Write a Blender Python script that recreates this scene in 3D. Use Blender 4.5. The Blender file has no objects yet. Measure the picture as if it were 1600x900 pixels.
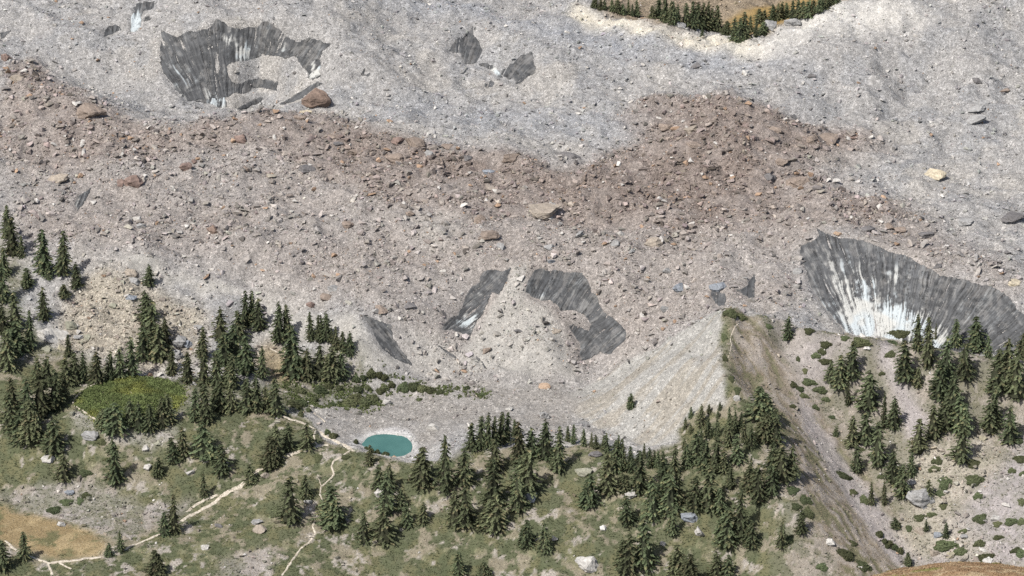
import bpy, math, random
import numpy as np

rng = np.random.default_rng(11)
random.seed(11)
scene = bpy.context.scene
COL = scene.collection

# ------------------------------------------------------------------ camera, light, exposure
PW, PH = 1600.0, 900.0                 # the photograph's own pixel grid, used to read positions
HFOV = math.radians(14.0)
FPX = (PW / 2) / math.tan(HFOV / 2)
PITCH = math.radians(24.0)
CAM_Z = 551.0
cam_data = bpy.data.cameras.new("camera")
cam = bpy.data.objects.new("camera", cam_data)
COL.objects.link(cam)
cam_data.sensor_width = 36.0
cam_data.angle = HFOV
cam_data.clip_start = 1.0
cam_data.clip_end = 9000.0
cam.location = (0, 0, CAM_Z)
cam.rotation_euler = (math.pi / 2 - PITCH, 0, 0)
scene.camera = cam

SUN_ELEV = math.radians(52.0)
SUN_DIR = np.array([-0.72, -0.70])      # horizontal direction towards the sun
SUN_DIR = SUN_DIR / np.linalg.norm(SUN_DIR)
to_sun = np.array([SUN_DIR[0] * math.cos(SUN_ELEV), SUN_DIR[1] * math.cos(SUN_ELEV), math.sin(SUN_ELEV)])

world = bpy.data.worlds.new("World")
scene.world = world
world.use_nodes = True
wn = world.node_tree.nodes
wl = world.node_tree.links
sky = wn.new("ShaderNodeTexSky")
sky.sky_type = "NISHITA"
sky.sun_disc = False
sky.sun_elevation = SUN_ELEV
sky.sun_rotation = math.atan2(SUN_DIR[0], SUN_DIR[1])
sky.altitude = 0
sky.dust_density = 3.0
sky.ozone_density = 1.0
bg = wn["Background"]
bg.inputs["Strength"].default_value = 0.10
wl.new(sky.outputs["Color"], bg.inputs["Color"])

sun_data = bpy.data.lights.new("sun", "SUN")
sun_data.energy = 4.6
sun_data.angle = math.radians(0.53)
sun_data.color = (1.0, 0.965, 0.92)
sun = bpy.data.objects.new("sun", sun_data)
COL.objects.link(sun)
from mathutils import Vector, Matrix
sun.rotation_euler = Vector(tuple(-to_sun)).to_track_quat("-Z", "Y").to_euler()

scene.view_settings.view_transform = "Standard"
scene.view_settings.look = "None"
scene.view_settings.gamma = 1.0
scene.view_settings.exposure = 0.28
scene.render.film_transparent = False
scene.cycles.max_bounces = 4
scene.cycles.diffuse_bounces = 2
scene.cycles.use_denoising = False

# ------------------------------------------------------------------ noise
def _hash(ix, iy, seed):
    h = (ix.astype(np.int64) * 374761393 + iy.astype(np.int64) * 668265263 + seed * 974634777) & 0xFFFFFFFF
    h = ((h ^ (h >> 13)) * 1274126177) & 0xFFFFFFFF
    h = h ^ (h >> 16)
    return (h & 0xFFFFFF) / float(0xFFFFFF)

def vnoise(x, y, seed=0):
    x = np.asarray(x, float); y = np.asarray(y, float)
    ix = np.floor(x); iy = np.floor(y)
    fx = x - ix; fy = y - iy
    ux = fx * fx * fx * (fx * (fx * 6 - 15) + 10); uy = fy * fy * fy * (fy * (fy * 6 - 15) + 10)
    a = _hash(ix, iy, seed); b = _hash(ix + 1, iy, seed)
    c = _hash(ix, iy + 1, seed); d = _hash(ix + 1, iy + 1, seed)
    return (a + (b - a) * ux + (c - a) * uy + (a - b - c + d) * ux * uy) * 2 - 1

def fbm(x, y, seed=0, octaves=4, gain=0.5):
    s = 0; amp = 1.0; tot = 0
    ca, sa = math.cos(0.6), math.sin(0.6)
    for o in range(octaves):
        s = s + amp * vnoise(x, y, seed + o * 17); tot += amp
        x, y = (x * ca - y * sa) * 2.03 + 5.1, (x * sa + y * ca) * 2.03 - 3.7
        amp *= gain
    return s / tot

def sstep(a, b, x):
    t = np.clip((x - a) / (b - a), 0, 1)
    return t * t * (3 - 2 * t)

# ------------------------------------------------------------------ reading positions: a ray from the viewpoint to the ground
def ray_dir(px, py):
    px = np.asarray(px, float); py = np.asarray(py, float)
    u = (px - PW / 2) / FPX; v = (py - PH / 2) / FPX
    dx = u
    dy = math.cos(PITCH) - v * math.sin(PITCH)
    dz = -math.sin(PITCH) - v * math.cos(PITCH)
    return dx, dy, dz

def at_height(px, py, z):
    dx, dy, dz = ray_dir(px, py)
    t = (np.asarray(z, float) - CAM_Z) / dz
    return dx * t, dy * t

# ------------------------------------------------------------------ the lie of the land: surveyed heights (photo x, photo y, metres above the pond)
SURVEY = """
0 0 51|200 0 54|400 0 57|600 0 55|800 0 53|900 0 52.5
0 50 47|120 40 50|200 90 43|100 100 42|200 140 38
0 95 45|60 108 44.5|120 135 43|180 158 41|250 182 37.5|330 178 39|400 168 41|500 182 40|640 225 37.5
330 160 33.5|440 140 35|300 150 35.5|260 110 42|250 60 49|340 32 55|430 35 55.5|520 70 51|480 110 43|400 115 38|380 80 46|540 110 46|560 160 39.5
600 60 49|600 120 44|700 60 48.5|750 40 50|770 110 42|770 140 40|840 80 48|840 130 42.5|700 180 38|800 180 38|900 120 44|900 190 38.5
800 245 36.5|900 250 36|1000 230 37|960 180 39.5
930 12 53.2|1050 42 53|1150 62 52.5|1205 40 55|1300 5 60|1400 -30 65
900 45 50|1000 78 49|1100 100 47.5|1200 112 47.5|1350 105 49.5|1500 90 52|1600 70 54|1600 0 62|1500 20 60|1350 50 55.5
1040 150 44|1150 158 45.5|1250 190 42.5|1380 222 38|1250 250 38|1150 230 41|1150 300 35|1050 220 40
1450 180 40|1450 270 35.5|1600 200 40|1600 300 34|1450 130 44|1300 300 35.5|1420 340 34
0 180 40.5|0 260 35|100 250 35.5|200 250 36|300 260 35.5|400 240 36|500 240 36|640 300 33|0 330 30|120 330 29.5|250 330 30|400 330 30
520 360 28.5|650 360 29|800 330 32|960 330 32|1100 380 29|1000 400 28|900 350 31
20 390 26|150 420 23|250 420 23.5|330 440 20|400 460 18|500 500 15|560 540 11
640 420 25|760 415 25.5|815 405 27|900 415 26|960 440 24|700 510 12.5|740 470 17.5|800 460 20.5|640 480 18|600 480 18.5
640 560 6|740 530 9|800 520 12|860 540 9.5|920 560 4.5|980 520 12.5|990 450 22.5|700 580 3|840 590 3|940 590 2.5|880 500 14
600 540 10|560 580 5|500 560 7
0 440 21.5|60 460 19|60 520 14|150 500 15|220 500 15|150 560 9.5|220 570 8.5|60 600 8|20 660 4|0 560 11|0 620 7
300 480 14.5|300 560 8.5|380 520 10.5|400 570 7.5|450 560 7|500 590 4.5
200 588 8|120 620 8|200 650 7.6|280 620 8|200 618 7.9|300 600 7.5
330 640 6.5|400 645 6.5|450 652 5.5|490 672 3.5|540 695 2.4|450 610 4.5|500 620 2.5|540 650 1.5
80 690 2.5|150 690 3|230 670 5|30 720 -2|100 740 -3.5|150 760 -6|250 740 -3|330 720 0|400 720 -0.5|330 780 -7|260 820 -9|200 790 -8
0 790 -9|80 800 -9.6|80 830 -9.7|160 850 -9.7|80 865 -9.6|0 860 -9.4|60 900 -12|200 885 -11|300 870 -10.5|400 840 -8.5|450 800 -5.5|480 740 -0.3|400 900 -13|450 760 -2.2
560 705 2.5|600 716 2.2|640 722 2.0|700 722 2.5|520 720 1.5|600 800 -6|600 900 -15|700 800 -5.5|700 880 -13|550 760 -2.5|500 850 -10
570 688 0.3|610 677 0.3|645 690 0.3|640 708 0.3|610 695 -0.8|590 695 -0.7|630 700 -0.7
600 600 1.5|700 610 1.5|600 650 0.8|700 650 0.9|780 640 1.2|850 620 1.5|860 660 1|900 640 1.5|680 690 0.8
760 700 4|830 695 5|880 690 5|930 700 4.5|800 760 -1|900 760 -0.5|860 850 -8.5|800 900 -15|950 850 -8.5|900 900 -14|960 720 3.5
940 660 1.5|1000 690 1.5|1060 690 4.5|1000 600 9.5|1080 560 18.5|1080 620 12|1040 660 6|960 590 3.5
1000 730 2.5|1000 800 -3|1080 740 4|1080 800 -1.5|1050 880 -11|1150 880 -11
1137 478 30.5|1135 495 28.8|1134 510 27.4|1133 535 25.2|1134 560 23.2|1138 580 21.4|1142 600 19.7|1150 625 17.0|1160 650 14.6|1172 675 12.2|1185 700 10|1215 740 6.5|1245 790 1|1270 850 -6|1290 900 -12
1110 510 23.6|1110 560 18|1158 510 24.8|1160 550 20.5|1165 600 16
1110 690 8|1130 740 5.5|1180 800 -1
1230 545 18|1290 645 6|1350 752 -5|1400 830 -12|1430 870 -16
1180 520 25|1190 580 17.5|1240 680 8|1300 790 -3
1200 497 26.5|1250 511 25|1340 519 24|1440 532 23.5|1520 545 23|1600 560 22.5
1340 600 12.5|1440 600 14|1540 620 12|1600 640 10.5|1400 690 3|1480 700 4|1600 740 0|1500 780 -5.5|1600 830 -9|1480 860 -14.5|1560 880 -14
1110 440 27|1180 440 27|1230 400 30|1250 440 27.5|1280 357 36.5|1340 372 36.5|1450 420 33.5|1520 445 31.5|1600 480 28.5
1600 420 31|1500 380 33.5|1400 360 35|1260 480 25|1190 470 26
"""
HIDDEN = []      # points the photograph does not show, given as x, y, z in metres
pts = []
for block in SURVEY.replace("\n", "|").split("|"):
    if block.strip():
        a, b, c = (float(q) for q in block.split())
        X, Y = at_height(a, b, c)
        pts.append((float(X), float(Y), c))
def _hid(px, py, z0, dy, z):
    X, Y = at_height(px, py, z0)
    HIDDEN.append((float(X), float(Y) + dy, z))
# hollows behind crests
for px, py, z0, dy, z in ((120, 135, 43, 9, 39.5), (250, 182, 37.5, 5, 34.5), (400, 168, 41, 7, 36.5), (60, 108, 44.5, 8, 41.5),
                          (500, 182, 40, 8, 37.5),
                          (1137, 478, 30, 9, 25), (1200, 497, 26.5, 7, 24.5),
                          (1300, 515, 24.5, 6, 20.5), (1340, 519, 24, 7, 19), (1400, 526, 23.7, 7, 18), (1440, 532, 23.5, 7, 17.5), (1520, 545, 23, 7, 17), (1600, 560, 22.5, 7, 17),
                          (1400, 526, 23.7, 14, 20), (1500, 540, 23, 14, 19.5),
                          (1050, 42, 53, 16, 47), (1150, 62, 52.5, 18, 45.5), (1205, 40, 55, 20, 46), (1300, 5, 60, 24, 48), (930, 12, 53.2, 20, 49),
                          (1150, 62, 52.5, 60, 46), (1205, 40, 55, 60, 46.5), (1050, 42, 53, 60, 47.5), (1300, 5, 60, 70, 49),
                          (600, 716, 2.2, 2.5, 1.2), (1150, 62, 52.5, 150, 60), (900, 0, 52.5, 130, 60), (400, 0, 57, 120, 62), (0, 0, 51, 120, 60), (1600, 0, 62, 120, 70)):
    _hid(px, py, z0, dy, z)
# flanks outside the picture
for x, y, z in ((-230, 1150, 22), (-235, 1300, 44), (-230, 1080, -4), (230, 1100, 8), (235, 1180, 30), (235, 1300, 46), (-200, 1060, -8), (200, 1060, -10),
                (-100, 1030, -22), (0, 1030, -22), (100, 1030, -24), (-220, 1030, -18), (220, 1030, -18), (-230, 1220, 34), (240, 1240, 38),
                (-300, 1480, 66), (0, 1500, 66), (300, 1480, 72)):
    HIDDEN.append((x, y, z))
P = np.array(pts + HIDDEN)
SC = 50.0
CX, CY = 0.0, 1190.0
U = np.column_stack(((P[:, 0] - CX) / SC, (P[:, 1] - CY) / SC))

def _tps_kernel(d2):
    return 0.5 * d2 * np.log(d2 + 1e-12)

n = len(P)
d2 = ((U[:, None, :] - U[None, :, :]) ** 2).sum(2)
K = _tps_kernel(d2) + np.eye(n) * 0.0025
Q = np.column_stack((np.ones(n), U))
A = np.zeros((n + 3, n + 3)); A[:n, :n] = K; A[:n, n:] = Q; A[n:, :n] = Q.T
W = np.linalg.solve(A, np.concatenate((P[:, 2], np.zeros(3))))

def tps(x, y):
    x = np.asarray(x, float); y = np.asarray(y, float)
    sh = x.shape
    u = np.column_stack(((x.ravel() - CX) / SC, (y.ravel() - CY) / SC))
    out = np.empty(len(u))
    for s in range(0, len(u), 40000):
        q = u[s:s + 40000]
        dd = ((q[:, None, :] - U[None, :, :]) ** 2).sum(2)
        out[s:s + 40000] = _tps_kernel(dd) @ W[:n] + W[n] + q @ W[n + 1:]
    return out.reshape(sh)

# raster of the ground, half a metre to the cell
RX0, RX1, RY0, RY1, RS = -215.0, 215.0, 1032.0, 1440.0, 0.5
rx = np.arange(RX0, RX1 + RS / 2, RS); ry = np.arange(RY0, RY1 + RS / 2, RS)
gx4, gy4 = np.arange(RX0, RX1 + 2.01, 2.0), np.arange(RY0, RY1 + 2.01, 2.0)
G4 = tps(*np.meshgrid(gx4, gy4))

def bil(grid, x0, y0, s, x, y):
    fx = np.clip((np.asarray(x, float) - x0) / s, 0, grid.shape[1] - 1.001)
    fy = np.clip((np.asarray(y, float) - y0) / s, 0, grid.shape[0] - 1.001)
    ix = fx.astype(int); iy = fy.astype(int); fx = fx - ix; fy = fy - iy
    return (grid[iy, ix] * (1 - fx) * (1 - fy) + grid[iy, ix + 1] * fx * (1 - fy)
            + grid[iy + 1, ix] * (1 - fx) * fy + grid[iy + 1, ix + 1] * fx * fy)

def blur(a, r):
    """three box passes of radius r cells"""
    r = int(r)
    if r < 1:
        return a
    for _ in range(3):
        for ax in (0, 1):
            p = np.pad(a, [(r + 1, r) if k == ax else (0, 0) for k in (0, 1)], mode="edge")
            c = np.cumsum(p, axis=ax)
            k = 2 * r + 1
            a = (np.take(c, range(k, c.shape[ax]), axis=ax) - np.take(c, range(0, c.shape[ax] - k), axis=ax)) / k
    return a

GX, GY = np.meshgrid(rx, ry)
HGT = blur(bil(G4, RX0, RY0, 2.0, GX, GY), 1)
# foreground grass hill, close to the viewer
hx, hy = 129.0, 1036.0
HGT = HGT + 0.0
hill = 6.6 + 14 - ((GX - hx) / 42.0) ** 2 * 11 - np.abs((GY - hy) / 26.0) ** 2 * 15 + 0.4 * fbm(GX / 9, GY / 9, 5)
hill = np.where(GY < hy, 6.6 + 14 - ((GX - hx) / 42.0) ** 2 * 11 + 0.4 * fbm(GX / 9, GY / 9, 5) - 0.35 * (hy - GY), hill)
hill = hill - 18.2 + .5 * fbm(GX / 3.0, GY / 3.0, 7, 3)

def ground(x, y):
    return bil(HGT, RX0, RY0, RS, x, y)

def cast(px, py):
    """first meeting of the line of sight with the ground; returns x, y, z"""
    px = np.atleast_1d(np.asarray(px, float)); py = np.atleast_1d(np.asarray(py, float))
    dx, dy, dz = ray_dir(px, py)
    ya = np.full(px.shape, RY0 + 0.6); yb = np.full(px.shape, RY1 - 1.0)
    hit = np.full(px.shape, np.nan)
    prev = np.full(px.shape, True)
    step = 1.0
    ys = np.arange(RY0 + 0.6, RY1 - 1.0, step)
    done = np.zeros(px.shape, bool)
    for yv in ys:
        t = yv / dy
        under = (CAM_Z + dz * t) <= ground(dx * t, yv + 0 * t)
        new = under & ~done
        hit[new] = yv
        done |= new
        if done.all():
            break
    hit[~done] = RY1 - 1.0
    lo = hit - step; hi = hit.copy()
    for _ in range(12):
        m = (lo + hi) / 2
        t = m / dy
        under = (CAM_Z + dz * t) <= ground(dx * t, m)
        hi = np.where(under, m, hi); lo = np.where(under, lo, m)
    t = hi / dy
    return dx * t, hi, ground(dx * t, hi)

def to_photo(x, y, z):
    c, s = math.cos(PITCH), math.sin(PITCH)
    zz = np.asarray(z, float) - CAM_Z
    d = y * c - zz * s
    v = -(y * s + zz * c) / d
    return PW / 2 + FPX * x / d, PH / 2 + FPX * v, d

def poly(s):
    return np.array([[float(q) for q in p.split(",")] for p in s.split()])

def inside(poly_xy, x, y):
    x = np.asarray(x, float); y = np.asarray(y, float)
    r = np.zeros(x.shape, bool)
    n_ = len(poly_xy)
    for i in range(n_):
        x1, y1 = poly_xy[i]; x2, y2 = poly_xy[(i + 1) % n_]
        if y1 == y2:
            continue
        c = ((y1 > y) != (y2 > y)) & (x < (x2 - x1) * (y - y1) / (y2 - y1) + x1)
        r ^= c
    return r

def densify(pl, step=12.0, closed=True):
    out = []
    m = len(pl)
    for i in range(m if closed else m - 1):
        a = pl[i]; b = pl[(i + 1) % m]
        k = max(1, int(np.hypot(*(b - a)) / step))
        for j in range(k):
            out.append(a + (b - a) * j / k)
    if not closed:
        out.append(pl[-1])
    return np.array(out)

def on_ground(pl, closed=True):
    d = densify(pl, closed=closed)
    x, y, z = cast(d[:, 0], d[:, 1])
    return np.column_stack((x, y))

def zone(s, feather=1.5, warp=1.5, wl_=6.0, seed=3):
    """soft ground mask (raster) of an outline read off the photograph"""
    w = on_ground(poly(s))
    wx = GX + warp * fbm(GX / wl_, GY / wl_, seed, 3); wy = GY + warp * fbm(GX / wl_, GY / wl_, seed + 50, 3)
    m = inside(w, wx, wy).astype(float)
    return blur(m, feather / RS)
# ------------------------------------------------------------------ ice outlines (read off the photograph, laid on the ground)
# name, outline, label, fan (photo x, y the streaks run towards), share of clean ice, clean spots (x, y, r, strength)
ICE = [
 ("big_hollow", "249,42 258,48 266,52 276,56 288,50 296,46 306,48 318,44 328,42 336,28 345,30 352,34 362,42 372,44 386,42 400,41 409,33 417,31 428,38 440,48 452,58 466,65 474,60 482,57 492,60 505,64 514,66 522,68 514,74 506,80 502,92 503,102 500,112 504,118 500,122 488,126 478,122 482,116 472,106 464,92 458,88 448,92 438,90 424,88 410,86 402,92 388,94 376,97 362,99 356,104 358,118 362,126 372,130 388,124 404,120 420,124 436,128 434,144 424,142 408,138 394,140 390,146 376,148 366,146 356,152 346,158 330,160 318,156 306,158 292,160 284,150 272,142 262,128 254,114 249,98 248,80 250,62",
  "tall curved wall of dirty grey ice streaked white, ringing the hollow beside the rust boulder", (360, 260), 0.30,
  [(378, 84, 15, .85), (356, 60, 14, .48), (438, 80, 16, .42), (290, 132, 28, .30), (402, 80, 14, .30), (336, 152, 18, .42), (492, 112, 13, .75), (270, 110, 18, .24)]),
 ("ice_lip", "300,158 318,154 336,152 352,152 357,160 356,168 348,172 338,168 330,164 318,163",
  "small pale blue ice lip at the floor of the ringed hollow", (340, 260), 0.5, [(340, 163, 14, 1.1)]),
 ("ice_tongue", "372,166 388,158 404,152 414,150 408,160 394,166 384,172 374,172",
  "thin grey ice sliver at the hollow's floor, just above the red debris crest", (340, 60), 0.1, []),
 ("ice_band", "432,164 446,156 462,146 480,134 496,126 508,130 498,136 486,144 474,154 460,160 446,165",
  "slanting grey ice band between the ringed hollow and the rust boulder", (380, 230), 0.15, []),
 ("ice_gully", "206,10 218,3 234,1 248,2 244,10 236,16 226,18 222,28 222,42 214,50 200,51 204,38 204,24 210,18",
  "narrow white and blue ice chute, highest on the grey slope", (205, 120), 0.55, [(210, 36, 14, 1.3)]),
 ("ice_nub", "160,50 166,42 178,37 188,40 194,47 186,50 176,54 168,57 161,61",
  "dark rounded ice nub beside the narrow white ice chute", (170, 120), 0.05, []),
 ("ice_chip", "224,26 232,23 239,26 237,31 229,35 223,35",
  "small dark ice chip just beside the white ice chute", (230, 120), 0.05, []),
 ("ice_crack", "154,65 170,74 184,84 196,94 206,99 213,106 206,103 196,96 184,88 170,79 158,70",
  "thin dark ice crack slanting across the grey slope below the ice nub", (300, 200), 0.05, []),
 ("corner_ice", "0,50 10,48 21,46 14,54 6,60 0,62", "dark ice streak cut by the photograph's upper left edge", (-60, 120), 0.05, []),
 ("wedge_ice", "698,80 702,74 708,64 716,56 724,52 732,48 739,38 742,46 740,52 748,62 752,72 757,80 754,92 746,100 736,102 726,101 722,92 718,84 708,84",
  "grey ice wedge pointing up like a shark fin on the grey debris", (700, 200), 0.04, []),
 ("fan_ice", "784,108 794,100 802,96 812,86 824,83 832,78 834,90 839,106 836,116 826,122 816,130 806,134 802,124 794,126 788,122 780,116",
  "grey fan of ribbed ice on the far side of the small melt notch", (740, 200), 0.06, []),
 ("notch_ice", "746,98 758,97 772,102 782,112 788,124 780,122 770,114 758,106 748,104",
  "dark blue arched ice lip in the small melt notch", (770, 60), 0.35, [(774, 112, 10, .9)]),
 ("notch_chip", "754,132 764,128 758,118 768,122 776,130 770,138 760,140",
  "grey ice chip on the floor of the small melt notch", (760, 200), 0.05, []),
 ("far_sliver", "560,118 566,108 573,102 572,110 570,116 580,112 581,118 574,120",
  "tiny grey ice sliver alone on the far grey debris", (560, 200), 0.02, []),
 ("left_sliver", "114,318 122,306 130,300 140,293 144,291 142,302 136,312 130,322 122,330 118,344 110,350 112,340 120,330",
  "ribbed grey ice sliver above the spruces by the photograph's left edge", (90, 400), 0.35, [(124, 318, 20, .3)]),
 ("wing_ice", "688,514 694,504 704,494 714,490 722,476 726,460 738,446 748,440 750,430 758,422 772,419 784,424 792,420 798,414 799,424 794,438 786,452 780,462 770,458 766,466 760,482 752,496 744,508 738,522 734,527 722,522 706,516 696,517",
  "dark left wing of ice beside the central debris cone", (600, 600), 0.2, [(736, 500, 16, .55), (752, 460, 8, .4), (716, 500, 14, .35)]),
 ("cliff_ice", "836,420 846,418 858,422 870,420 882,425 896,424 910,425 918,436 924,446 926,456 934,462 938,474 944,486 956,494 966,502 978,514 979,530 970,542 964,550 950,556 938,552 924,560 908,566 904,552 906,540 898,528 890,516 886,508 896,506 906,510 920,516 922,506 914,494 898,486 884,486 876,488 868,476 858,470 846,470 838,468 828,464 820,456 822,442 830,428",
  "broad dark ice cliff with a pale debris tongue, between cone and pale moraine flank", (700, 760), 0.13, [(842, 462, 9, .5)]),
 ("blade_ice", "564,489 572,491 584,497 594,501 606,504 612,506 613,516 616,528 622,538 630,550 640,562 648,572 640,571 628,567 614,560 604,553 594,544 586,530 580,516 572,502",
  "smooth blade of dark grey ice lying in pale gravel above the pond", (700, 640), 0.02, [(600, 520, 18, .12)]),
 ("smear_ice", "676,534 690,540 700,548 712,556 722,562 716,562 702,556 688,546",
  "faint dark ice smear low on the gravel right of the grey ice blade", (760, 600), 0.05, []),
 ("smear_low", "742,552 752,560 760,572 764,580 756,576 748,566 742,560",
  "faintest and lowest dark ice smear, at the foot of the debris cone", (770, 620), 0.05, []),
 ("peak_ice", "1111,446 1118,448 1126,456 1134,458 1136,468 1134,478 1122,480 1114,472 1109,462",
  "dark ice patch under the blue-grey slab just behind the moraine top", (1110, 560), 0.04, []),
 ("hook_ice", "1148,452 1158,450 1166,444 1172,434 1180,424 1183,436 1180,450 1182,466 1172,468 1160,462 1152,456",
  "small hooked dark ice patch right of the moraine top", (1170, 560), 0.05, []),
 ("great_ice", "1272,352 1282,358 1292,364 1302,368 1316,371 1330,371 1346,374 1362,380 1378,386 1392,393 1408,396 1424,402 1438,412 1456,420 1468,428 1478,430 1492,432 1506,436 1520,440 1534,444 1548,446 1562,452 1576,462 1586,474 1592,484 1602,492 1604,540 1590,548 1560,556 1500,552 1440,540 1380,528 1335,524 1322,520 1310,508 1302,498 1292,486 1280,470 1270,456 1262,440 1258,424 1252,406 1248,392 1250,384 1262,378 1272,374 1278,368",
  "great ribbed ice wall, white at its foot, behind the scree crest with junipers", (1390, 660), 0.46,
  [(1400, 508, 22, 1.4), (1352, 506, 28, .75), (1366, 478, 34, .42), (1326, 490, 30, .50), (1312, 452, 36, .32), (1405, 430, 18, .40), (1440, 500, 24, .36), (1462, 528, 16, 1.1), (1290, 410, 30, .15), (1350, 425, 36, .24), (1520, 490, 60, .16), (1376, 524, 34, .75)]),
]

# ------------------------------------------------------------------ ground masks
_under_ice = np.zeros(GX.shape)
for rec in ICE:
    w = on_ground(poly(rec[1]))
    _under_ice = np.maximum(_under_ice, inside(w, GX, GY))
ice_soft = blur(_under_ice.astype(float), 1)

Z = {}
Z["red"] = zone("0,97 60,104 130,150 200,178 255,205 330,185 400,172 520,180 600,210 690,232 760,246 860,257 940,242 1000,214 965,190 1000,155 1100,146 1200,165 1290,197 1388,224 1300,236 1258,262 1300,290 1400,316 1420,345 1360,352 1280,350 1180,365 1000,355 800,345 640,330 560,300 420,230 300,235 200,250 100,265 0,250", 1.6, 5, 9, 4)
Z["redcore"] = zone("380,180 520,186 620,220 760,252 900,262 1000,240 1040,212 1000,160 1100,150 1200,172 1370,224 1250,240 1230,280 1150,330 1000,335 900,330 780,300 640,270 500,230", 5, 8, 16, 8)
Z["brown"] = zone("0,100 60,104 130,150 250,200 400,172 640,226 860,258 1000,215 1100,146 1388,224 1290,250 1430,330 1600,430 1600,480 1450,425 1280,360 1250,420 1240,485 1130,472 1060,512 980,560 920,590 700,590 620,545 560,485 400,430 200,400 0,380", 5, 6, 14, 12)
Z["cream"] = zone("900,6 960,30 1040,48 1130,58 1190,62 1200,84 1110,74 1080,70 1000,56 930,40 890,26", 1.5, 3, 6, 15)
Z["white"] = zone("1190,50 1240,36 1310,4 1420,-6 1460,30 1300,60 1240,80 1180,90", 4, 5, 10, 16)
Z["blue"] = zone("560,-5 700,0 860,30 1000,60 1150,90 1300,95 1260,118 1120,118 980,92 840,62 700,30", 3, 6, 10, 17)
Z["bluelow"] = zone("560,180 700,190 840,220 960,212 1000,200 940,170 800,160 640,160", 5, 6, 10, 18)
Z["farmeadow"] = zone("1122,48 1138,26 1180,14 1230,2 1300,-14 1350,-14 1310,8 1255,24 1190,46 1160,60", 1.0, 2, 6, 19)
Z["farslope"] = zone("960,-20 1340,-20 1320,2 1240,30 1190,44 1120,50 1020,42 930,14", 1.5, 2, 6, 20)
Z["pale"] = zone("175,398 230,402 330,438 420,470 500,500 560,490 570,520 640,575 560,578 520,545 440,520 380,470 290,440 200,420", 1.2, 2.5, 6, 22)
Z["pale"] = np.maximum(Z["pale"], 0.9 * zone("800,412 830,412 826,440 815,470 850,480 880,510 890,560 900,590 700,580 734,530 770,480", 1.2, 2, 6, 23))
Z["pale"] = np.maximum(Z["pale"], 0.5 * zone("640,340 690,330 720,360 690,390 640,385", 3, 3, 6, 24))
Z["pale"] = np.maximum(Z["pale"], 0.7 * zone("616,506 700,540 760,575 700,586 600,580 648,572", 1.5, 2, 6, 25))
Z["flank"] = zone("1137,480 1120,484 1060,520 990,560 940,590 880,620 900,650 960,680 1000,700 1060,692 1065,660 1100,640 1134,640 1128,560 1130,520", 0.8, 1.2, 5, 26)
Z["gravel"] = zone("540,600 600,596 800,592 900,600 900,660 860,680 720,660 680,690 640,715 560,700 500,670 490,650 540,630", 2, 3, 6, 27)
Z["shore"] = zone("545,694 560,684 585,674 610,668 640,672 652,684 656,700 648,714 640,714 641,694 625,682 600,681 575,688 562,694", 0.7, 1.0, 4, 28)
Z["veg"] = zone("-10,585 60,575 100,560 150,596 112,615 120,650 180,664 260,664 300,640 400,638 470,650 500,680 560,706 640,722 700,720 740,704 830,695 930,696 985,720 1040,705 1060,696 1068,660 1100,636 1134,640 1130,560 1128,500 1140,478 1165,492 1200,494 1260,512 1330,524 1420,530 1520,548 1620,565 1620,910 -10,910", 0.8, 1.5, 5, 29)
Z["vegleft"] = zone("-10,380 20,420 20,470 60,520 90,545 240,590 280,575 300,600 420,600 440,560 560,560 580,600 480,640 300,650 100,650 -10,600", 2, 4, 8, 30)
Z["knoll"] = zone("390,548 420,530 470,560 470,600 420,596", 1.5, 2, 5, 31)
Z["yellow"] = zone("110,440 170,424 230,440 300,480 330,520 290,560 240,580 150,556 90,550 80,510 100,470", 2, 3, 6, 32)
Z["brownflank"] = zone("1140,482 1158,490 1200,520 1230,560 1262,615 1320,700 1380,780 1440,870 1420,905 1320,905 1262,800 1236,720 1215,680 1180,640 1146,600 1138,540", 1.0, 1.5, 5, 33)
Z["bare_r"] = zone("1190,490 1260,515 1335,530 1345,560 1300,560 1270,620 1230,560", 1.5, 3, 6, 34)
Z["scree_r"] = zone("1365,535 1396,530 1400,560 1432,620 1450,660 1440,700 1420,690 1390,600 1370,570", 1.0, 1.5, 5, 35)
Z["scree_r2"] = zone("1620,680 1590,690 1550,740 1500,790 1460,830 1440,880 1500,890 1620,880", 1.5, 2, 5, 36)
Z["scree_s"] = zone("1238,600 1330,730 1400,820 1450,880 1400,884 1330,790 1260,680", 0.8, 1.2, 4, 37)
Z["boulders_r"] = zone("1430,700 1540,680 1560,730 1480,800 1560,870 1420,872 1390,830 1420,790", 2, 3, 6, 38)
Z["gold"] = zone("-10,786 20,800 50,806 90,818 130,826 160,842 168,856 150,868 110,872 78,874 50,864 20,850 -10,840", 1.4, 2.4, 5, 39)
Z["scree_l"] = zone("-10,770 40,770 100,740 160,750 240,790 300,770 290,800 210,838 160,838 100,812 60,806 20,796 -10,784", 1.0, 3, 6, 40)
Z["scree_l2"] = zone("330,880 420,850 440,870 400,905 340,905", 1.0, 2, 5, 41)
Z["rocky_l"] = zone("110,640 150,655 190,668 285,660 280,680 230,706 180,690 120,670", 1.0, 2, 5, 42)
Z["bench"] = zone("440,606 480,590 540,598 590,580 612,590 640,596 700,602 760,612 764,620 700,618 650,614 615,612 590,636 540,646 500,640 462,640", 1.0, 2, 4, 44)
Z["oval"] = zone("115,632 124,614 150,600 180,590 215,587 260,592 286,606 290,622 280,640 250,650 200,660 160,660 140,650", 0.6, 0.6, 4, 43)
Z["hill"] = (hill > HGT).astype(float)
HGT = np.maximum(HGT, hill)
HILL = Z["hill"] > 0.5

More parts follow.
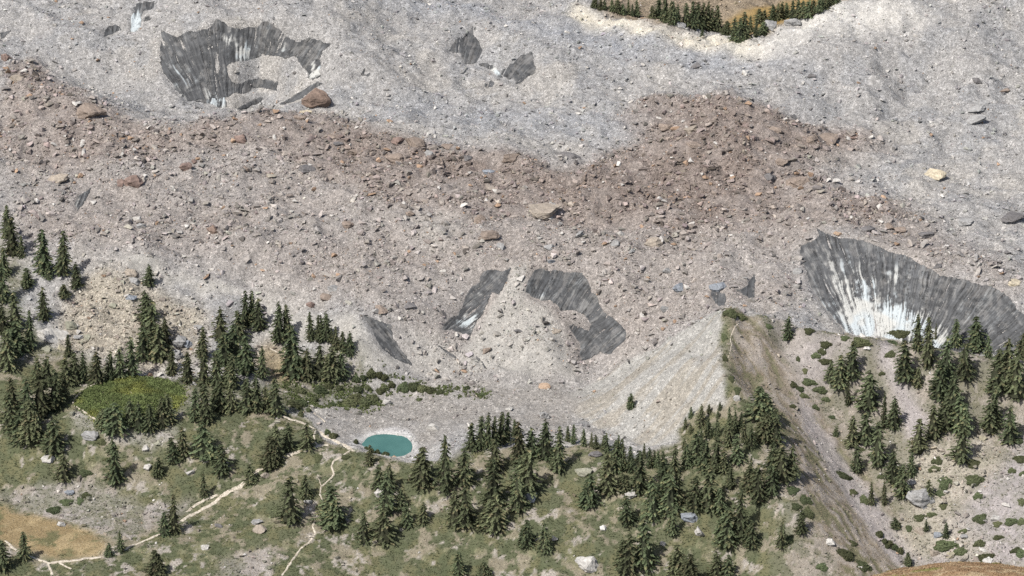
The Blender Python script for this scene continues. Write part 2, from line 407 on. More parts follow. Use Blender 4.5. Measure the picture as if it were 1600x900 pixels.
# ------------------------------------------------------------------ relief: hummocks, runnels, hollows under the ice
glac = 1 - np.clip(Z["veg"] + Z["gravel"] + Z["flank"] + Z["oval"] + Z["vegleft"], 0, 1)
calm = np.clip(1 - Z["oval"] - Z["gold"] * 0.8 - Z["hill"] - Z["shore"] * .8 - .55 * Z["flank"], 0, 1)
px0, py0, pr = -0.0, 0, 0
near_ice = np.clip(blur(_under_ice.astype(float), 9) * 3.2, 0, 1)
rel = glac * (2.7 * fbm(GX / 25, GY / 20, 61, 3) + 1.9 * fbm(GX / 9, GY / 7, 62, 3)) * (1 - .95 * near_ice)
rel += glac * (1 - near_ice) * 1.3 * (np.abs(fbm(GX / 14, GY / 11, 69, 3)) * -2 + .5)
rel += (1 - glac) * 0.7 * fbm(GX / 11, GY / 11, 63, 3)
rel += 0.30 * fbm(GX / 3.2, GY / 3.2, 64, 3) * (1 - .6 * near_ice)
rel += Z["redcore"] * (1.2 * fbm(GX / 6, GY / 5, 65, 3))
rel += Z["red"] * .8 * fbm(GX / 4, GY / 3.2, 68, 3)
_sw = 2.2 * fbm(GX / 9, GY / 9, 58, 3)
streak = .75 * fbm((GX * .80 + GY * .60 + _sw) / 1.5, (GX * -.60 + GY * .80) / 7.0, 66, 4, .6) + .45 * fbm(GX / 3, GY / 3, 59, 4)
rel += Z["brownflank"] * 0.5 * streak
flstreak = fbm((GX * .62 - GY * .78) / 2.6, (GX * .78 + GY * .62) / 24.0, 67, 3)
rel += Z["flank"] * 0.5 * flstreak
_pw = on_ground(poly("563,691 576,686 588,682 600,681 612,681 622,683 631,687 636,692 637,699 635,706 629,711 619,711 606,710 592,705 577,699"))
pond_d = blur(inside(_pw, GX + .9 * fbm(GX / 3.5, GY / 3.5, 55, 3), GY + .9 * fbm(GX / 3.5, GY / 3.5, 56, 3)).astype(float), 1)
calm = calm * (1 - np.clip(pond_d * 3, 0, 1))
HGT = HGT + rel * calm
HGT = HGT - 1.3 * ice_soft
HGT = np.where(pond_d > 0.02, HGT * (1 - pond_d) + (-0.7) * pond_d, HGT)

# ------------------------------------------------------------------ natural colours (reflectance) of the ground
def c3(*v):
    return np.array(v)[None, None, :]

def mix(a, b, f):
    return a * (1 - f[..., None]) + b * f[..., None]

n1 = fbm(GX / 18, GY / 18, 71, 4); n2 = fbm(GX / 5, GY / 5, 72, 4); n3 = fbm(GX / 1.6, GY / 1.6, 73, 3); n4 = fbm(GX / 9, GY / 9, 74, 4)
tint = np.ones(GX.shape + (3,)) * c3(.312, .304, .292)
tint = mix(tint, c3(.340, .324, .298), sstep(.0, .4, n1) * .7)
tint = mix(tint, c3(.262, .265, .268), sstep(-.05, .4, n4) * .6)
tint = mix(tint, c3(.278, .251, .229), np.clip(Z["brown"] * (.85 + .3 * n1), 0, 1))
tint = mix(tint, c3(.240, .206, .184), np.clip(Z["red"] * (.70 + .5 * n4), 0, 1))
tint = mix(tint, c3(.202, .168, .147), np.clip(Z["redcore"] * (.75 + .7 * n2), 0, 1))
tint = mix(tint, c3(.275, .285, .300), np.clip((Z["blue"] + .7 * Z["bluelow"]) * (.75 + .5 * n2), 0, 1))
tint = mix(tint, c3(.56, .52, .43), np.clip(Z["cream"] * (.85 + .5 * n2), 0, 1))
tint = mix(tint, c3(.50, .485, .45), np.clip(Z["white"] * (.9 + .6 * n2), 0, 1))
tint = mix(tint, c3(.25, .205, .150), np.clip(Z["farslope"], 0, 1))
tint = mix(tint, c3(.235, .165, .070), np.clip(Z["farmeadow"] * (.9 + .4 * n2), 0, 1))
tint = mix(tint, c3(.335, .322, .295), np.clip(Z["pale"], 0, 1))
tint = mix(tint, c3(.330, .322, .298), np.clip(Z["flank"], 0, 1))
tint = mix(tint, c3(.27, .235, .18), np.clip(Z["flank"] * sstep(.0, .45, flstreak + .5 * n4) * .5, 0, 1))
tint = mix(tint, c3(.285, .268, .245), np.clip(Z["gravel"] * (.9 + .5 * n4), 0, 1))
tint = mix(tint, c3(.47, .46, .45), np.clip(Z["shore"] * (.9 + .5 * n2), 0, 1))
tint = mix(tint, c3(.330, .300, .248), np.clip(Z["yellow"], 0, 1))
rim = np.clip(blur(np.clip(pond_d * 4, 0, 1), 3) * 2.5, 0, 1)
tint = mix(tint, c3(.44, .43, .405), rim * np.clip(.85 + .5 * n2, 0, 1))
# turf, dry grass, dwarf shrubs and stones of the foreground
vegmask = np.clip(Z["veg"] + .75 * Z["vegleft"], 0, 1)
dry = mix(np.ones_like(tint) * c3(.212, .190, .140), c3(.160, .158, .095), sstep(-.1, .4, n4))
dry = mix(dry, c3(.30, .275, .24), sstep(.12, .42, n2 + .55 * n3))
tint = mix(tint, dry, vegmask)
GREEN = np.clip(vegmask * sstep(-.02, .07, fbm(GX / 5.0, GY / 5.0, 81, 5, .68) + .38 * fbm(GX / 1.6, GY / 1.6, 82, 3) + .11), 0, 1)
for k in ("scree_r", "scree_r2", "scree_s", "scree_l", "scree_l2", "gold", "hill", "oval", "rocky_l"):
    GREEN = GREEN * (1 - np.clip(Z[k] * (1.0 if k not in ("scree_l", "scree_r2", "rocky_l", "scree_l2") else .5), 0, 1))
GREEN = GREEN * (1 - Z["brownflank"] * .9) * (1 - .85 * Z["bare_r"]) * (1 - .55 * Z["boulders_r"])
rightside = sstep(70, 88, GX) * sstep(1200, 1150, GY)
GREEN = GREEN * (1 - .5 * rightside)
tint = mix(tint, c3(.285, .255, .225), np.clip(rightside * vegmask * .7, 0, 1))
tint = mix(tint, c3(.215, .178, .135), np.clip(Z["brownflank"] * (.85 + .4 * n4), 0, 1))
tint = mix(tint, c3(.30, .268, .235), np.clip(Z["brownflank"] * sstep(-.02, .22, streak) * .85, 0, 1))
tint = mix(tint, c3(.115, .125, .06), np.clip(Z["brownflank"] * sstep(.08, .30, -streak + .6 * n4) * .6, 0, 1))
scr = c3(.310, .285, .275)
for k, f in (("scree_r", 1), ("scree_r2", .95), ("scree_s", .8), ("scree_l", .55), ("scree_l2", .6), ("bare_r", .7)):
    tint = mix(tint, scr, np.clip(Z[k] * f, 0, 1))
tint = mix(tint, c3(.36, .33, .27), np.clip(Z["boulders_r"] * .7, 0, 1))
tint = mix(tint, c3(.36, .345, .32), np.clip(Z["rocky_l"] * .7, 0, 1))
tint = mix(tint, c3(.074, .084, .046), np.clip(GREEN * (.92 + .15 * n2), 0, 1))
tint = mix(tint, c3(.150, .135, .072), np.clip(GREEN * sstep(.0, .35, fbm(GX / 3.3, GY / 3.3, 83, 4)) * .45, 0, 1))
gold = mix(np.ones_like(tint) * c3(.235, .180, .100), c3(.125, .120, .062), sstep(-.05, .35, n4 + .6 * n2 + .3 * n3))
gold = mix(gold, c3(.30, .235, .135), sstep(.05, .4, n2))
tint = mix(tint, gold, np.clip(Z["gold"] * 1.1, 0, 1))
tint = mix(tint, c3(.25, .20, .12), np.clip(Z["knoll"] * .8, 0, 1))
tint = mix(tint, c3(.072, .084, .036), np.clip(Z["oval"] * 1.1, 0, 1))
hillc = mix(np.ones_like(tint) * c3(.215, .145, .085), c3(.30, .235, .15), sstep(.0, .35, fbm(GX / 5, GY / 1.0, 91, 4)))
hillc = mix(hillc, c3(.17, .16, .06), sstep(.25, .5, fbm(GX / 7, GY / 4, 92, 3)))
tint = mix(tint, hillc, Z["hill"])
tint = tint * (1 + .10 * n3)[..., None]
tint = np.clip(tint, .02, .8)
stone = np.clip(1 - GREEN - Z["gold"] * .9 - Z["hill"] - Z["oval"] - Z["farmeadow"] * .8, 0, 1)
stone = stone * (1 - .45 * vegmask) * (1 - .2 * Z["flank"]) * (1 - .4 * Z["cream"]) * (1 - .4 * Z["white"]) * (1 - .4 * Z["pale"]) * (1 - .6 * rim)

# ------------------------------------------------------------------ helpers for objects
def link(o, parent=None):
    COL.objects.link(o)
    if parent is not None:
        o.parent = parent
    return o

def tag(o, label=None, cat=None, group=None, kind=None):
    if label: o["label"] = label
    if cat: o["category"] = cat
    if group: o["group"] = group
    if kind: o["kind"] = kind
    return o

def raw_mesh(name, verts, faces, nper, mat=None, colors=None, smooth=False, extra=None):
    """fast mesh from arrays; faces (n, nper)"""
    me = bpy.data.meshes.new(name)
    verts = np.ascontiguousarray(verts, dtype=np.float32); faces = np.ascontiguousarray(faces, dtype=np.int32)
    me.vertices.add(len(verts)); me.vertices.foreach_set("co", verts.ravel())
    me.loops.add(faces.size); me.loops.foreach_set("vertex_index", faces.ravel())
    me.polygons.add(len(faces))
    me.polygons.foreach_set("loop_start", np.arange(0, faces.size, nper, dtype=np.int32))
    me.polygons.foreach_set("loop_total", np.full(len(faces), nper, dtype=np.int32))
    me.polygons.foreach_set("use_smooth", np.full(len(faces), smooth, dtype=bool))
    me.update(calc_edges=True)
    if colors is not None:
        a = me.color_attributes.new("tint", "FLOAT_COLOR", "POINT")
        c = np.ones((len(verts), 4), dtype=np.float32); c[:, :3] = colors
        a.data.foreach_set("color", c.ravel())
    for k, v in (extra or {}).items():
        a = me.attributes.new(k, "FLOAT", "POINT"); a.data.foreach_set("value", np.ascontiguousarray(v, dtype=np.float32))
    if mat is not None:
        me.materials.append(mat)
    return me

def new_mat(name, rough=0.9, spec=0.2):
    m = bpy.data.materials.new(name); m.use_nodes = True
    b = m.node_tree.nodes["Principled BSDF"]
    b.inputs["Roughness"].default_value = rough
    b.inputs["Specular IOR Level"].default_value = spec
    return m, m.node_tree.nodes, m.node_tree.links, b

def N(nodes, typ, **kw):
    nd = nodes.new(typ)
    for k, v in kw.items():
        setattr(nd, k, v)
    return nd

# ground material: the ground's own colour, pebbles and stones of mixed tone, rough relief
m_ground, nn, ll, bs = new_mat("stony_ground", .95, .1)
at = N(nn, "ShaderNodeAttribute", attribute_name="tint")
st = N(nn, "ShaderNodeAttribute", attribute_name="stone")
geo = N(nn, "ShaderNodeTexCoord")
def stones(scale, seed_off):
    mp = N(nn, "ShaderNodeMapping"); mp.inputs["Location"].default_value = seed_off
    ll.new(geo.outputs["Object"], mp.inputs["Vector"])
    v = N(nn, "ShaderNodeTexVoronoi"); v.inputs["Scale"].default_value = scale; v.inputs["Randomness"].default_value = 1
    ll.new(mp.outputs["Vector"], v.inputs["Vector"])
    sp = N(nn, "ShaderNodeSeparateColor"); ll.new(v.outputs["Color"], sp.inputs["Color"])
    return v, sp
v1, s1 = stones(4.6, (3, 1, 7)); v2, s2 = stones(2.2, (11, 5, 2)); v3, s3 = stones(.9, (1, 15, 2))
def ramp(src, pts_):
    r = N(nn, "ShaderNodeValToRGB"); el = r.color_ramp.elements
    while len(el) < len(pts_): el.new(.5)
    for e, (p, c) in zip(el, pts_):
        e.position = p; e.color = (c, c, c, 1)
    ll.new(src, r.inputs["Fac"]); return r.outputs["Color"]
r1 = ramp(s1.outputs["Red"], [(0, .74), (.4, .94), (.8, 1.05), (1, 1.28)])
r2 = ramp(s2.outputs["Green"], [(0, .72), (.5, .97), (.88, 1.07), (1, 1.4)])
r3 = ramp(s3.outputs["Blue"], [(0, .82), (.6, 1.0), (1, 1.2)])
def mul(a, b):
    m_ = N(nn, "ShaderNodeMix", data_type="RGBA", blend_type="MULTIPLY"); m_.inputs["Factor"].default_value = 1
    ll.new(a, m_.inputs[6]); ll.new(b, m_.inputs[7]); return m_.outputs[2]
allr = mul(mul(r1, r2), r3)
fade = N(nn, "ShaderNodeMix", data_type="RGBA"); fade.inputs[6].default_value = (1, 1, 1, 1)
ll.new(st.outputs["Fac"], fade.inputs["Factor"]); ll.new(allr, fade.inputs[7])
nz = N(nn, "ShaderNodeTexNoise"); nz.inputs["Scale"].default_value = 2.6; nz.inputs["Detail"].default_value = 6; nz.inputs["Roughness"].default_value = .7
ll.new(geo.outputs["Object"], nz.inputs["Vector"])
rn = ramp(nz.outputs["Fac"], [(.25, .80), (.5, 1.0), (.75, 1.2)])
ll.new(mul(mul(at.outputs["Color"], fade.outputs[2]), rn), bs.inputs["Base Color"])
hsum = N(nn, "ShaderNodeMath", operation="ADD")
ll.new(s1.outputs["Green"], hsum.inputs[0]); ll.new(s2.outputs["Red"], hsum.inputs[1])
hs = N(nn, "ShaderNodeMath", operation="MULTIPLY"); ll.new(hsum.outputs[0], hs.inputs[0]); ll.new(st.outputs["Fac"], hs.inputs[1])
hn = N(nn, "ShaderNodeMath", operation="ADD"); ll.new(hs.outputs[0], hn.inputs[0]); ll.new(nz.outputs["Fac"], hn.inputs[1])
bp = N(nn, "ShaderNodeBump"); bp.inputs["Strength"].default_value = .8; bp.inputs["Distance"].default_value = .16
ll.new(hn.outputs[0], bp.inputs["Height"]); ll.new(bp.outputs["Normal"], bs.inputs["Normal"])

# ground sheet: the raster plus a coarse skirt out to the far country
ox = np.concatenate((RX0 - np.array([1600, 900, 500, 260, 120, 50, 15.]), rx, RX1 + np.array([15., 50, 120, 260, 500, 900, 1600])))
oy = np.concatenate((RY0 - np.array([900, 500, 250, 110, 40, 12.]), ry, RY1 + np.array([12., 40, 110, 250, 500, 1000, 2200])))
OX, OY = np.meshgrid(ox, oy)
cxx, cyy = np.clip(OX, RX0, RX1), np.clip(OY, RY0, RY1)
OZ = ground(cxx, cyy)
far = np.hypot(OX - cxx, OY - cyy)
OZ = OZ + far * np.where(OY > RY1, .10, .02) + np.where(far > 0, 2.5 * fbm(OX / 60, OY / 60, 99, 3) * np.clip(far / 60, 0, 1), 0)
ncol, nrow = len(ox), len(oy)
idx = np.arange(ncol * nrow).reshape(nrow, ncol)
F = np.stack((idx[:-1, :-1], idx[:-1, 1:], idx[1:, 1:], idx[1:, :-1]), -1).reshape(-1, 4)
TC = np.stack([bil(tint[..., k], RX0, RY0, RS, cxx, cyy) for k in range(3)], -1)
ST = bil(stone, RX0, RY0, RS, cxx, cyy)
me = raw_mesh("ground", np.column_stack((OX.ravel(), OY.ravel(), OZ.ravel())), F, 4, m_ground, TC.reshape(-1, 3), True, {"stone": ST.ravel()})
tag(link(bpy.data.objects.new("ground", me)), kind="structure")

# ------------------------------------------------------------------ pond
m_water, nn2, ll2, bw = new_mat("glacial_water", .12, .5)
bw.inputs["Base Color"].default_value = (.065, .165, .138, 1)
tcw = N(nn2, "ShaderNodeTexCoord"); nw = N(nn2, "ShaderNodeTexNoise"); nw.inputs["Scale"].default_value = .12; nw.inputs["Detail"].default_value = 4
ll2.new(tcw.outputs["Object"], nw.inputs["Vector"])
rw = N(nn2, "ShaderNodeValToRGB"); rw.color_ramp.elements[0].position = .35; rw.color_ramp.elements[0].color = (.048, .120, .102, 1)
rw.color_ramp.elements[1].position = .65; rw.color_ramp.elements[1].color = (.070, .158, .136, 1)
ll2.new(nw.outputs["Fac"], rw.inputs["Fac"]); ll2.new(rw.outputs["Color"], bw.inputs["Base Color"])
nw2 = N(nn2, "ShaderNodeTexNoise"); nw2.inputs["Scale"].default_value = 2.5; ll2.new(tcw.outputs["Object"], nw2.inputs["Vector"])
bpw = N(nn2, "ShaderNodeBump"); bpw.inputs["Strength"].default_value = .15; bpw.inputs["Distance"].default_value = .05
ll2.new(nw2.outputs["Fac"], bpw.inputs["Height"]); ll2.new(bpw.outputs["Normal"], bw.inputs["Normal"])
cpx = _pw.mean(0); ring = cpx + (_pw - cpx) * 1.25
k = len(ring)
pv = np.column_stack((np.vstack((ring, [cpx])), np.full(k + 1, 0.05)))
pf = np.array([(i, (i + 1) % k, k) for i in range(k)])
if np.cross(np.append(ring[1] - ring[0], 0), np.append(cpx - ring[0], 0))[2] < 0:
    pf = pf[:, ::-1]
tag(link(bpy.data.objects.new("pond_water", raw_mesh("pond_water", pv, pf, 3, m_water))), kind="structure")
# ------------------------------------------------------------------ clumps of trees: where each stands (photo x, y of its foot, height, width, in photo pixels) and the words that find it
CLUMPS = [
 ("in the highest group, at the photo's left edge", "12,371,50,22 19,398,58,26 33,402,34,14"),
 ("on the boulder slope left of the yellow boulders", "69,428,70,28 43,446,28,24 76,436,25,14 98,430,70,26 119,449,40,22 101,464,20,16 69,500,50,26"),
 ("in the dark edge column above the white slab", "6,430,45,24 4,472,60,24 25,512,55,28 3,520,44,22"),
 ("beside the oval patch of pale gravel on the boulder slope", "233,446,34,20"),
 ("in the clump touching the white slab", "48,547,62,20 26,552,50,34 12,574,60,32 107,556,34,14"),
 ("in the row between the white slab and the oval thicket", "58,600,42,24 73,602,45,22 104,602,45,24 118,599,52,20 131,597,48,20 152,597,50,26 172,591,42,18 187,589,48,22 207,586,60,22"),
 ("in the tall clump at the yellow boulder field's far end", "230,502,48,28 238,540,70,34 222,562,60,28 248,562,58,34 258,546,52,24"),
 ("in the thick stand left of the oval thicket", "20,640,52,28 44,662,70,34 64,652,70,34 86,640,62,32 100,626,48,22 45,684,60,38 30,690,50,30 15,672,60,26 "),
 ("below the oval thicket's left tip, standing clear on the grass", "84,707,52,36"),
 ("alone above the stony scree beside the golden meadow", "99,750,46,26"),
 ("on the grass slope in front of the oval thicket", "180,755,74,30"),
 ("on the near rim of the oval thicket", "181,675,46,34 160,668,30,20 203,662,40,22 218,671,45,22 234,674,44,22 252,666,48,24 264,660,46,26"),
 ("between the grey rock slabs and the oval thicket", "268,586,42,18 293,597,48,22"),
 ("in the wide clump beside the small grass clearing", "316,558,48,22 318,602,52,26 345,532,52,26 374,532,48,28 365,562,60,34 350,572,50,30 386,582,60,32 340,602,55,28 361,604,50,30 "),
 ("in the pointed group against the pale gravel band", "382,512,58,22 392,506,52,20 405,515,47,28"),
 ("inside the small grass clearing with white trails", "410,591,50,16"),
 ("in the pair just right of the small grass clearing", "435,535,66,26 450,530,54,24"),
 ("in the thin row left of the ice blade", "486,532,46,16 498,534,44,14 504,533,42,14 510,532,46,18 518,536,26,12 526,546,36,16 537,551,34,14 546,555,38,18"),
 ("in the dark stand below the small grass clearing", "458,586,80,40 500,590,54,30 520,592,50,30 479,591,48,28 536,591,42,22 "),
 ("in the row on the grassy knoll's crest", "345,642,50,30 362,643,50,26 386,642,52,28 402,643,56,26 416,642,42,18 432,648,58,30 "),
 ("in the column on the grassy knoll's left edge", "303,656,50,24 320,658,58,28 318,714,54,34 287,712,46,22 270,722,40,24"),
 ("beside a pale rock on the mossy slope", "248,742,27,18"),
 ("at the foot of the grassy knoll's face", "345,738,44,26"),
 ("beside the rusty turf strip along the main trail", "319,776,42,16"),
 ("on the grassy knoll's far right slope, over the main trail", "421,728,46,30 434,718,58,26 450,703,44,22 479,701,43,24"),
 ("squeezed between the main trail and the rusty turf strip", "391,752,26,22"),
 ("where the main trail starts climbing from the golden meadow", "271,832,60,26 257,836,40,18"),
 ("at the golden meadow's near left rim", "5,888,46,26 38,874,46,24"),
 ("at the golden meadow's pointed end", "189,862,34,12 171,868,20,12"),
 ("below the main trail at the photo's bottom, left of the pale scree", "242,897,38,26"),
 ("on the shrubs between main trail and winding path", "452,815,70,38 479,778,36,22"),
 ("right beside the winding side path", "516,816,58,42"),
 ("on the gravel bank in front of the turquoise pond", "577,726,32,16"),
 ("in the close pair below the turquoise pond", "592,765,40,22 609,768,46,20"),
 ("in the clump under the close pair below the pond", "604,802,62,30 600,846,60,34 626,797,34,16 636,822,38,20 568,846,48,28"),
 ("in the bushy thicket under the pond's three big trees", "661,816,32,20 712,822,62,32 726,822,66,32 "),
 ("in the big three standing right of the turquoise pond", "660,757,58,40 697,768,90,32 724,757,58,32"),
 ("in the crest row right of the pond", "737,704,44,22 751,701,52,20 762,700,56,18 772,696,46,18 782,693,52,20 792,690,46,18 804,682,28,12"),
 ("behind the central forest rib, under the grey split boulder", "812,722,64,26 832,712,44,26 852,714,60,28 872,736,72,28 "),
 ("in the long forest rib running down from the crest row", "773,736,50,26 771,790,76,32 773,828,58,40 757,826,34,24"),
 ("hiding the blue-grey boulder's left end", "826,772,72,36 809,798,60,28 812,760,50,28"),
 ("in the isolated pair on the heath below the blue-grey boulder", "824,852,42,26 851,861,50,26"),
 ("alone on the heath, left of the forest with the pale outcrop", "921,788,50,32"),
 ("in the tiny crest row under the pale moraine flank", "887,690,26,10 896,693,30,12 912,697,28,12 924,698,24,8 931,701,22,11 942,703,24,10 948,707,30,14"),
 ("in the crest group left of the pale outcrop", "961,736,50,20 966,733,54,16 974,734,50,16 985,737,40,14 948,770,66,34"),
 ("just above the pale outcrop", "974,768,28,18 1000,770,68,28"),
 ("along the skyline of the forest below the moraine flank", "1006,716,24,8 1015,731,32,12 1022,729,26,12 1028,731,30,12 1037,746,42,18 1052,742,46,20"),
 ("in the dense forest right of the pale outcrop", "1036,776,60,34 1046,802,72,36 1020,812,68,34 1058,787,50,28 "),
 ("below the pale outcrop, on the heath", "979,818,44,26"),
 ("in the big clump right of the lichened boulder", "1008,886,78,36 980,893,60,38 "),
 ("above the big bottom clump, beside layered ledges", "1050,834,42,18"),
 ("cut by the bottom edge below the layered ledges", "1060,904,54,36 1077,908,44,30 1120,899,42,24 1136,904,38,24"),
 ("among the little ones dotted on the moraine's lower flank", "1079,653,18,9 1095,666,36,17 1070,671,21,9 1079,677,17,10 1108,646,15,8 1125,641,14,7 1122,653,13,7 1069,702,18,9"),
 ("in the young stand under the moraine crest", "1107,684,34,14 1120,684,30,12 1140,668,34,12 1137,696,44,20 1147,676,36,14 1157,667,24,10 1163,691,36,16 1174,699,34,18 1151,723,46,22"),
 ("alone on the brown side of the moraine crest", "1185,654,50,38"),
 ("in the pair against the brown streaked flank", "1212,693,56,30 1196,686,42,28"),
 ("in the forest block left of the young stand", "1089,707,32,12 1095,696,28,10 1086,722,48,24 1101,737,52,26 1117,737,56,28 1131,737,36,20 1073,730,38,20"),
 ("at the forest's right border with the brown streaked flank", "1207,736,46,30 1237,747,52,26 1222,752,58,32"),
 ("in the middle clump above the layered ledges", "1107,792,68,38 1085,795,54,28 1125,802,42,24"),
 ("between the two forest clumps on pinkish turf", "1142,763,40,18 1172,754,42,14"),
 ("in the shadowed clump below the border trees", "1184,784,60,32 1206,771,48,26 1168,764,36,22"),
 ("in the big pointed clump near the green shrub slope", "1156,838,76,26 1136,851,58,36 1175,853,40,24"),
 ("in the two single ones on the green shrub slope", "1219,856,46,17 1252,833,40,21"),
 ("alone on the scree just right of the moraine top", "1231,530,36,19"),
 ("in the clump under the large round juniper", "1330,591,58,28 1310,606,52,26 1297,597,36,20"),
 ("below the large juniper's clump, beside the scree chute", "1356,637,60,34 1325,632,40,13 1381,669,60,13 1396,669,52,26"),
 ("in the dark group left of the scree chute's foot", "1330,697,50,26 1352,692,48,28 1372,727,68,26 1339,737,40,20 1306,680,13,9"),
 ("above the huge grey boulder", "1396,753,52,26 1408,775,52,24 1423,743,38,18"),
 ("touching the huge grey boulder", "1451,779,30,17"),
 ("in the two narrow ones left of the huge grey boulder", "1382,788,38,12 1362,788,36,13"),
 ("on the scree crest in front of the white ice foot", "1415,594,64,38 1433,604,32,17 1433,546,56,20 1450,572,78,22 1462,530,26,5"),
 ("before the great ice wall's dark end", "1493,542,44,20 1478,592,64,28 1507,592,60,28 1523,543,48,30 1544,558,34,17"),
 ("in the right-edge stand under the great ice wall", "1572,602,74,40 1558,612,66,38 1589,622,76,38 1597,560,40,22"),
 ("in the heavy stand right of the scree chute", "1466,622,62,34 1490,642,62,32 1475,670,52,34 1500,674,56,34 1459,684,52,30 1500,721,64,30 "),
 ("alone at the scree chute's lower right side", "1433,707,52,26"),
 ("in the pair of dark columns near the photo's right edge", "1555,662,52,26 1577,692,60,32 1546,674,48,28 "),
 ("on the boulder apron above the orange hill", "1398,825,17,15 1447,830,17,9 1478,840,26,12 1418,881,19,13"),
 ("on the far cream moraine at the top", "930,11,14,9 938,15,18,8 945,15,16,7 957,17,18,8 965,19,22,12 973,22,16,9 982,23,24,5 988,25,19,5 995,26,26,8"),
 ("in the far grove above the cream moraine", "1019,29,20,9 1029,31,34,14 1040,34,38,14 1048,36,34,10 1053,37,34,10 1059,35,28,9"),
 ("in the denser far grove beside the orange meadow", "1072,41,36,14 1083,45,42,14 1091,45,40,12 1100,47,42,14 1106,47,44,10 1112,49,36,12 1122,51,42,13 1097,59,17,5"),
 ("in the far dip of the white moraine at the top", "1136,53,20,12 1147,63,36,14 1155,65,36,14 1164,61,42,16 1172,50,26,9 1181,57,25,8 1192,53,19,12"),
 ("in the far hedge-like row at the very top", "1186,36,22,14 1195,33,17,9 1207,32,26,11 1215,31,26,11 1222,30,26,11 1229,29,24,12 1238,29,28,12 1247,28,28,11 1255,27,26,11 1263,26,26,12 1271,23,24,11 1279,20,24,11 1287,14,22,11 1295,9,20,11 1303,5,17,11"),
 ("on the pale moraine flank, standing by itself", "986,637,23,15"),
 ("at the bottom edge of the heath", "716,899,38,24 755,904,26,22"),
]
ORD = "first second third fourth fifth sixth seventh eighth ninth tenth eleventh twelfth thirteenth fourteenth fifteenth".split()

m_leaf, tn, tl, tb = new_mat("conifer_needles", .8, .15)
ta = N(tn, "ShaderNodeAttribute", attribute_name="tint")
oi = N(tn, "ShaderNodeObjectInfo")
hv = N(tn, "ShaderNodeHueSaturation")
mr = N(tn, "ShaderNodeMapRange"); mr.inputs["To Min"].default_value = .70; mr.inputs["To Max"].default_value = 1.32
mh = N(tn, "ShaderNodeMapRange"); mh.inputs["To Min"].default_value = .462; mh.inputs["To Max"].default_value = .515
sq = N(tn, "ShaderNodeMath", operation="FRACT"); sm = N(tn, "ShaderNodeMath", operation="MULTIPLY"); sm.inputs[1].default_value = 7.31
tl.new(oi.outputs["Random"], mr.inputs["Value"]); tl.new(oi.outputs["Random"], sm.inputs[0]); tl.new(sm.outputs[0], sq.inputs[0]); tl.new(sq.outputs[0], mh.inputs["Value"])
tl.new(ta.outputs["Color"], hv.inputs["Color"]); tl.new(mr.outputs["Result"], hv.inputs["Value"]); tl.new(mh.outputs["Result"], hv.inputs["Hue"])
tl.new(hv.outputs["Color"], tb.inputs["Base Color"])
trl = N(tn, "ShaderNodeBsdfTranslucent"); tl.new(hv.outputs["Color"], trl.inputs["Color"])
tmx = N(tn, "ShaderNodeMixShader"); tmx.inputs[0].default_value = .30
tl.new(tb.outputs[0], tmx.inputs[1]); tl.new(trl.outputs[0], tmx.inputs[2]); tl.new(tmx.outputs[0], tn["Material Output"].inputs["Surface"])
m_bark, _, _, bb = new_mat("bark", .95, .1)
bb.inputs["Base Color"].default_value = (.10, .075, .055, 1)

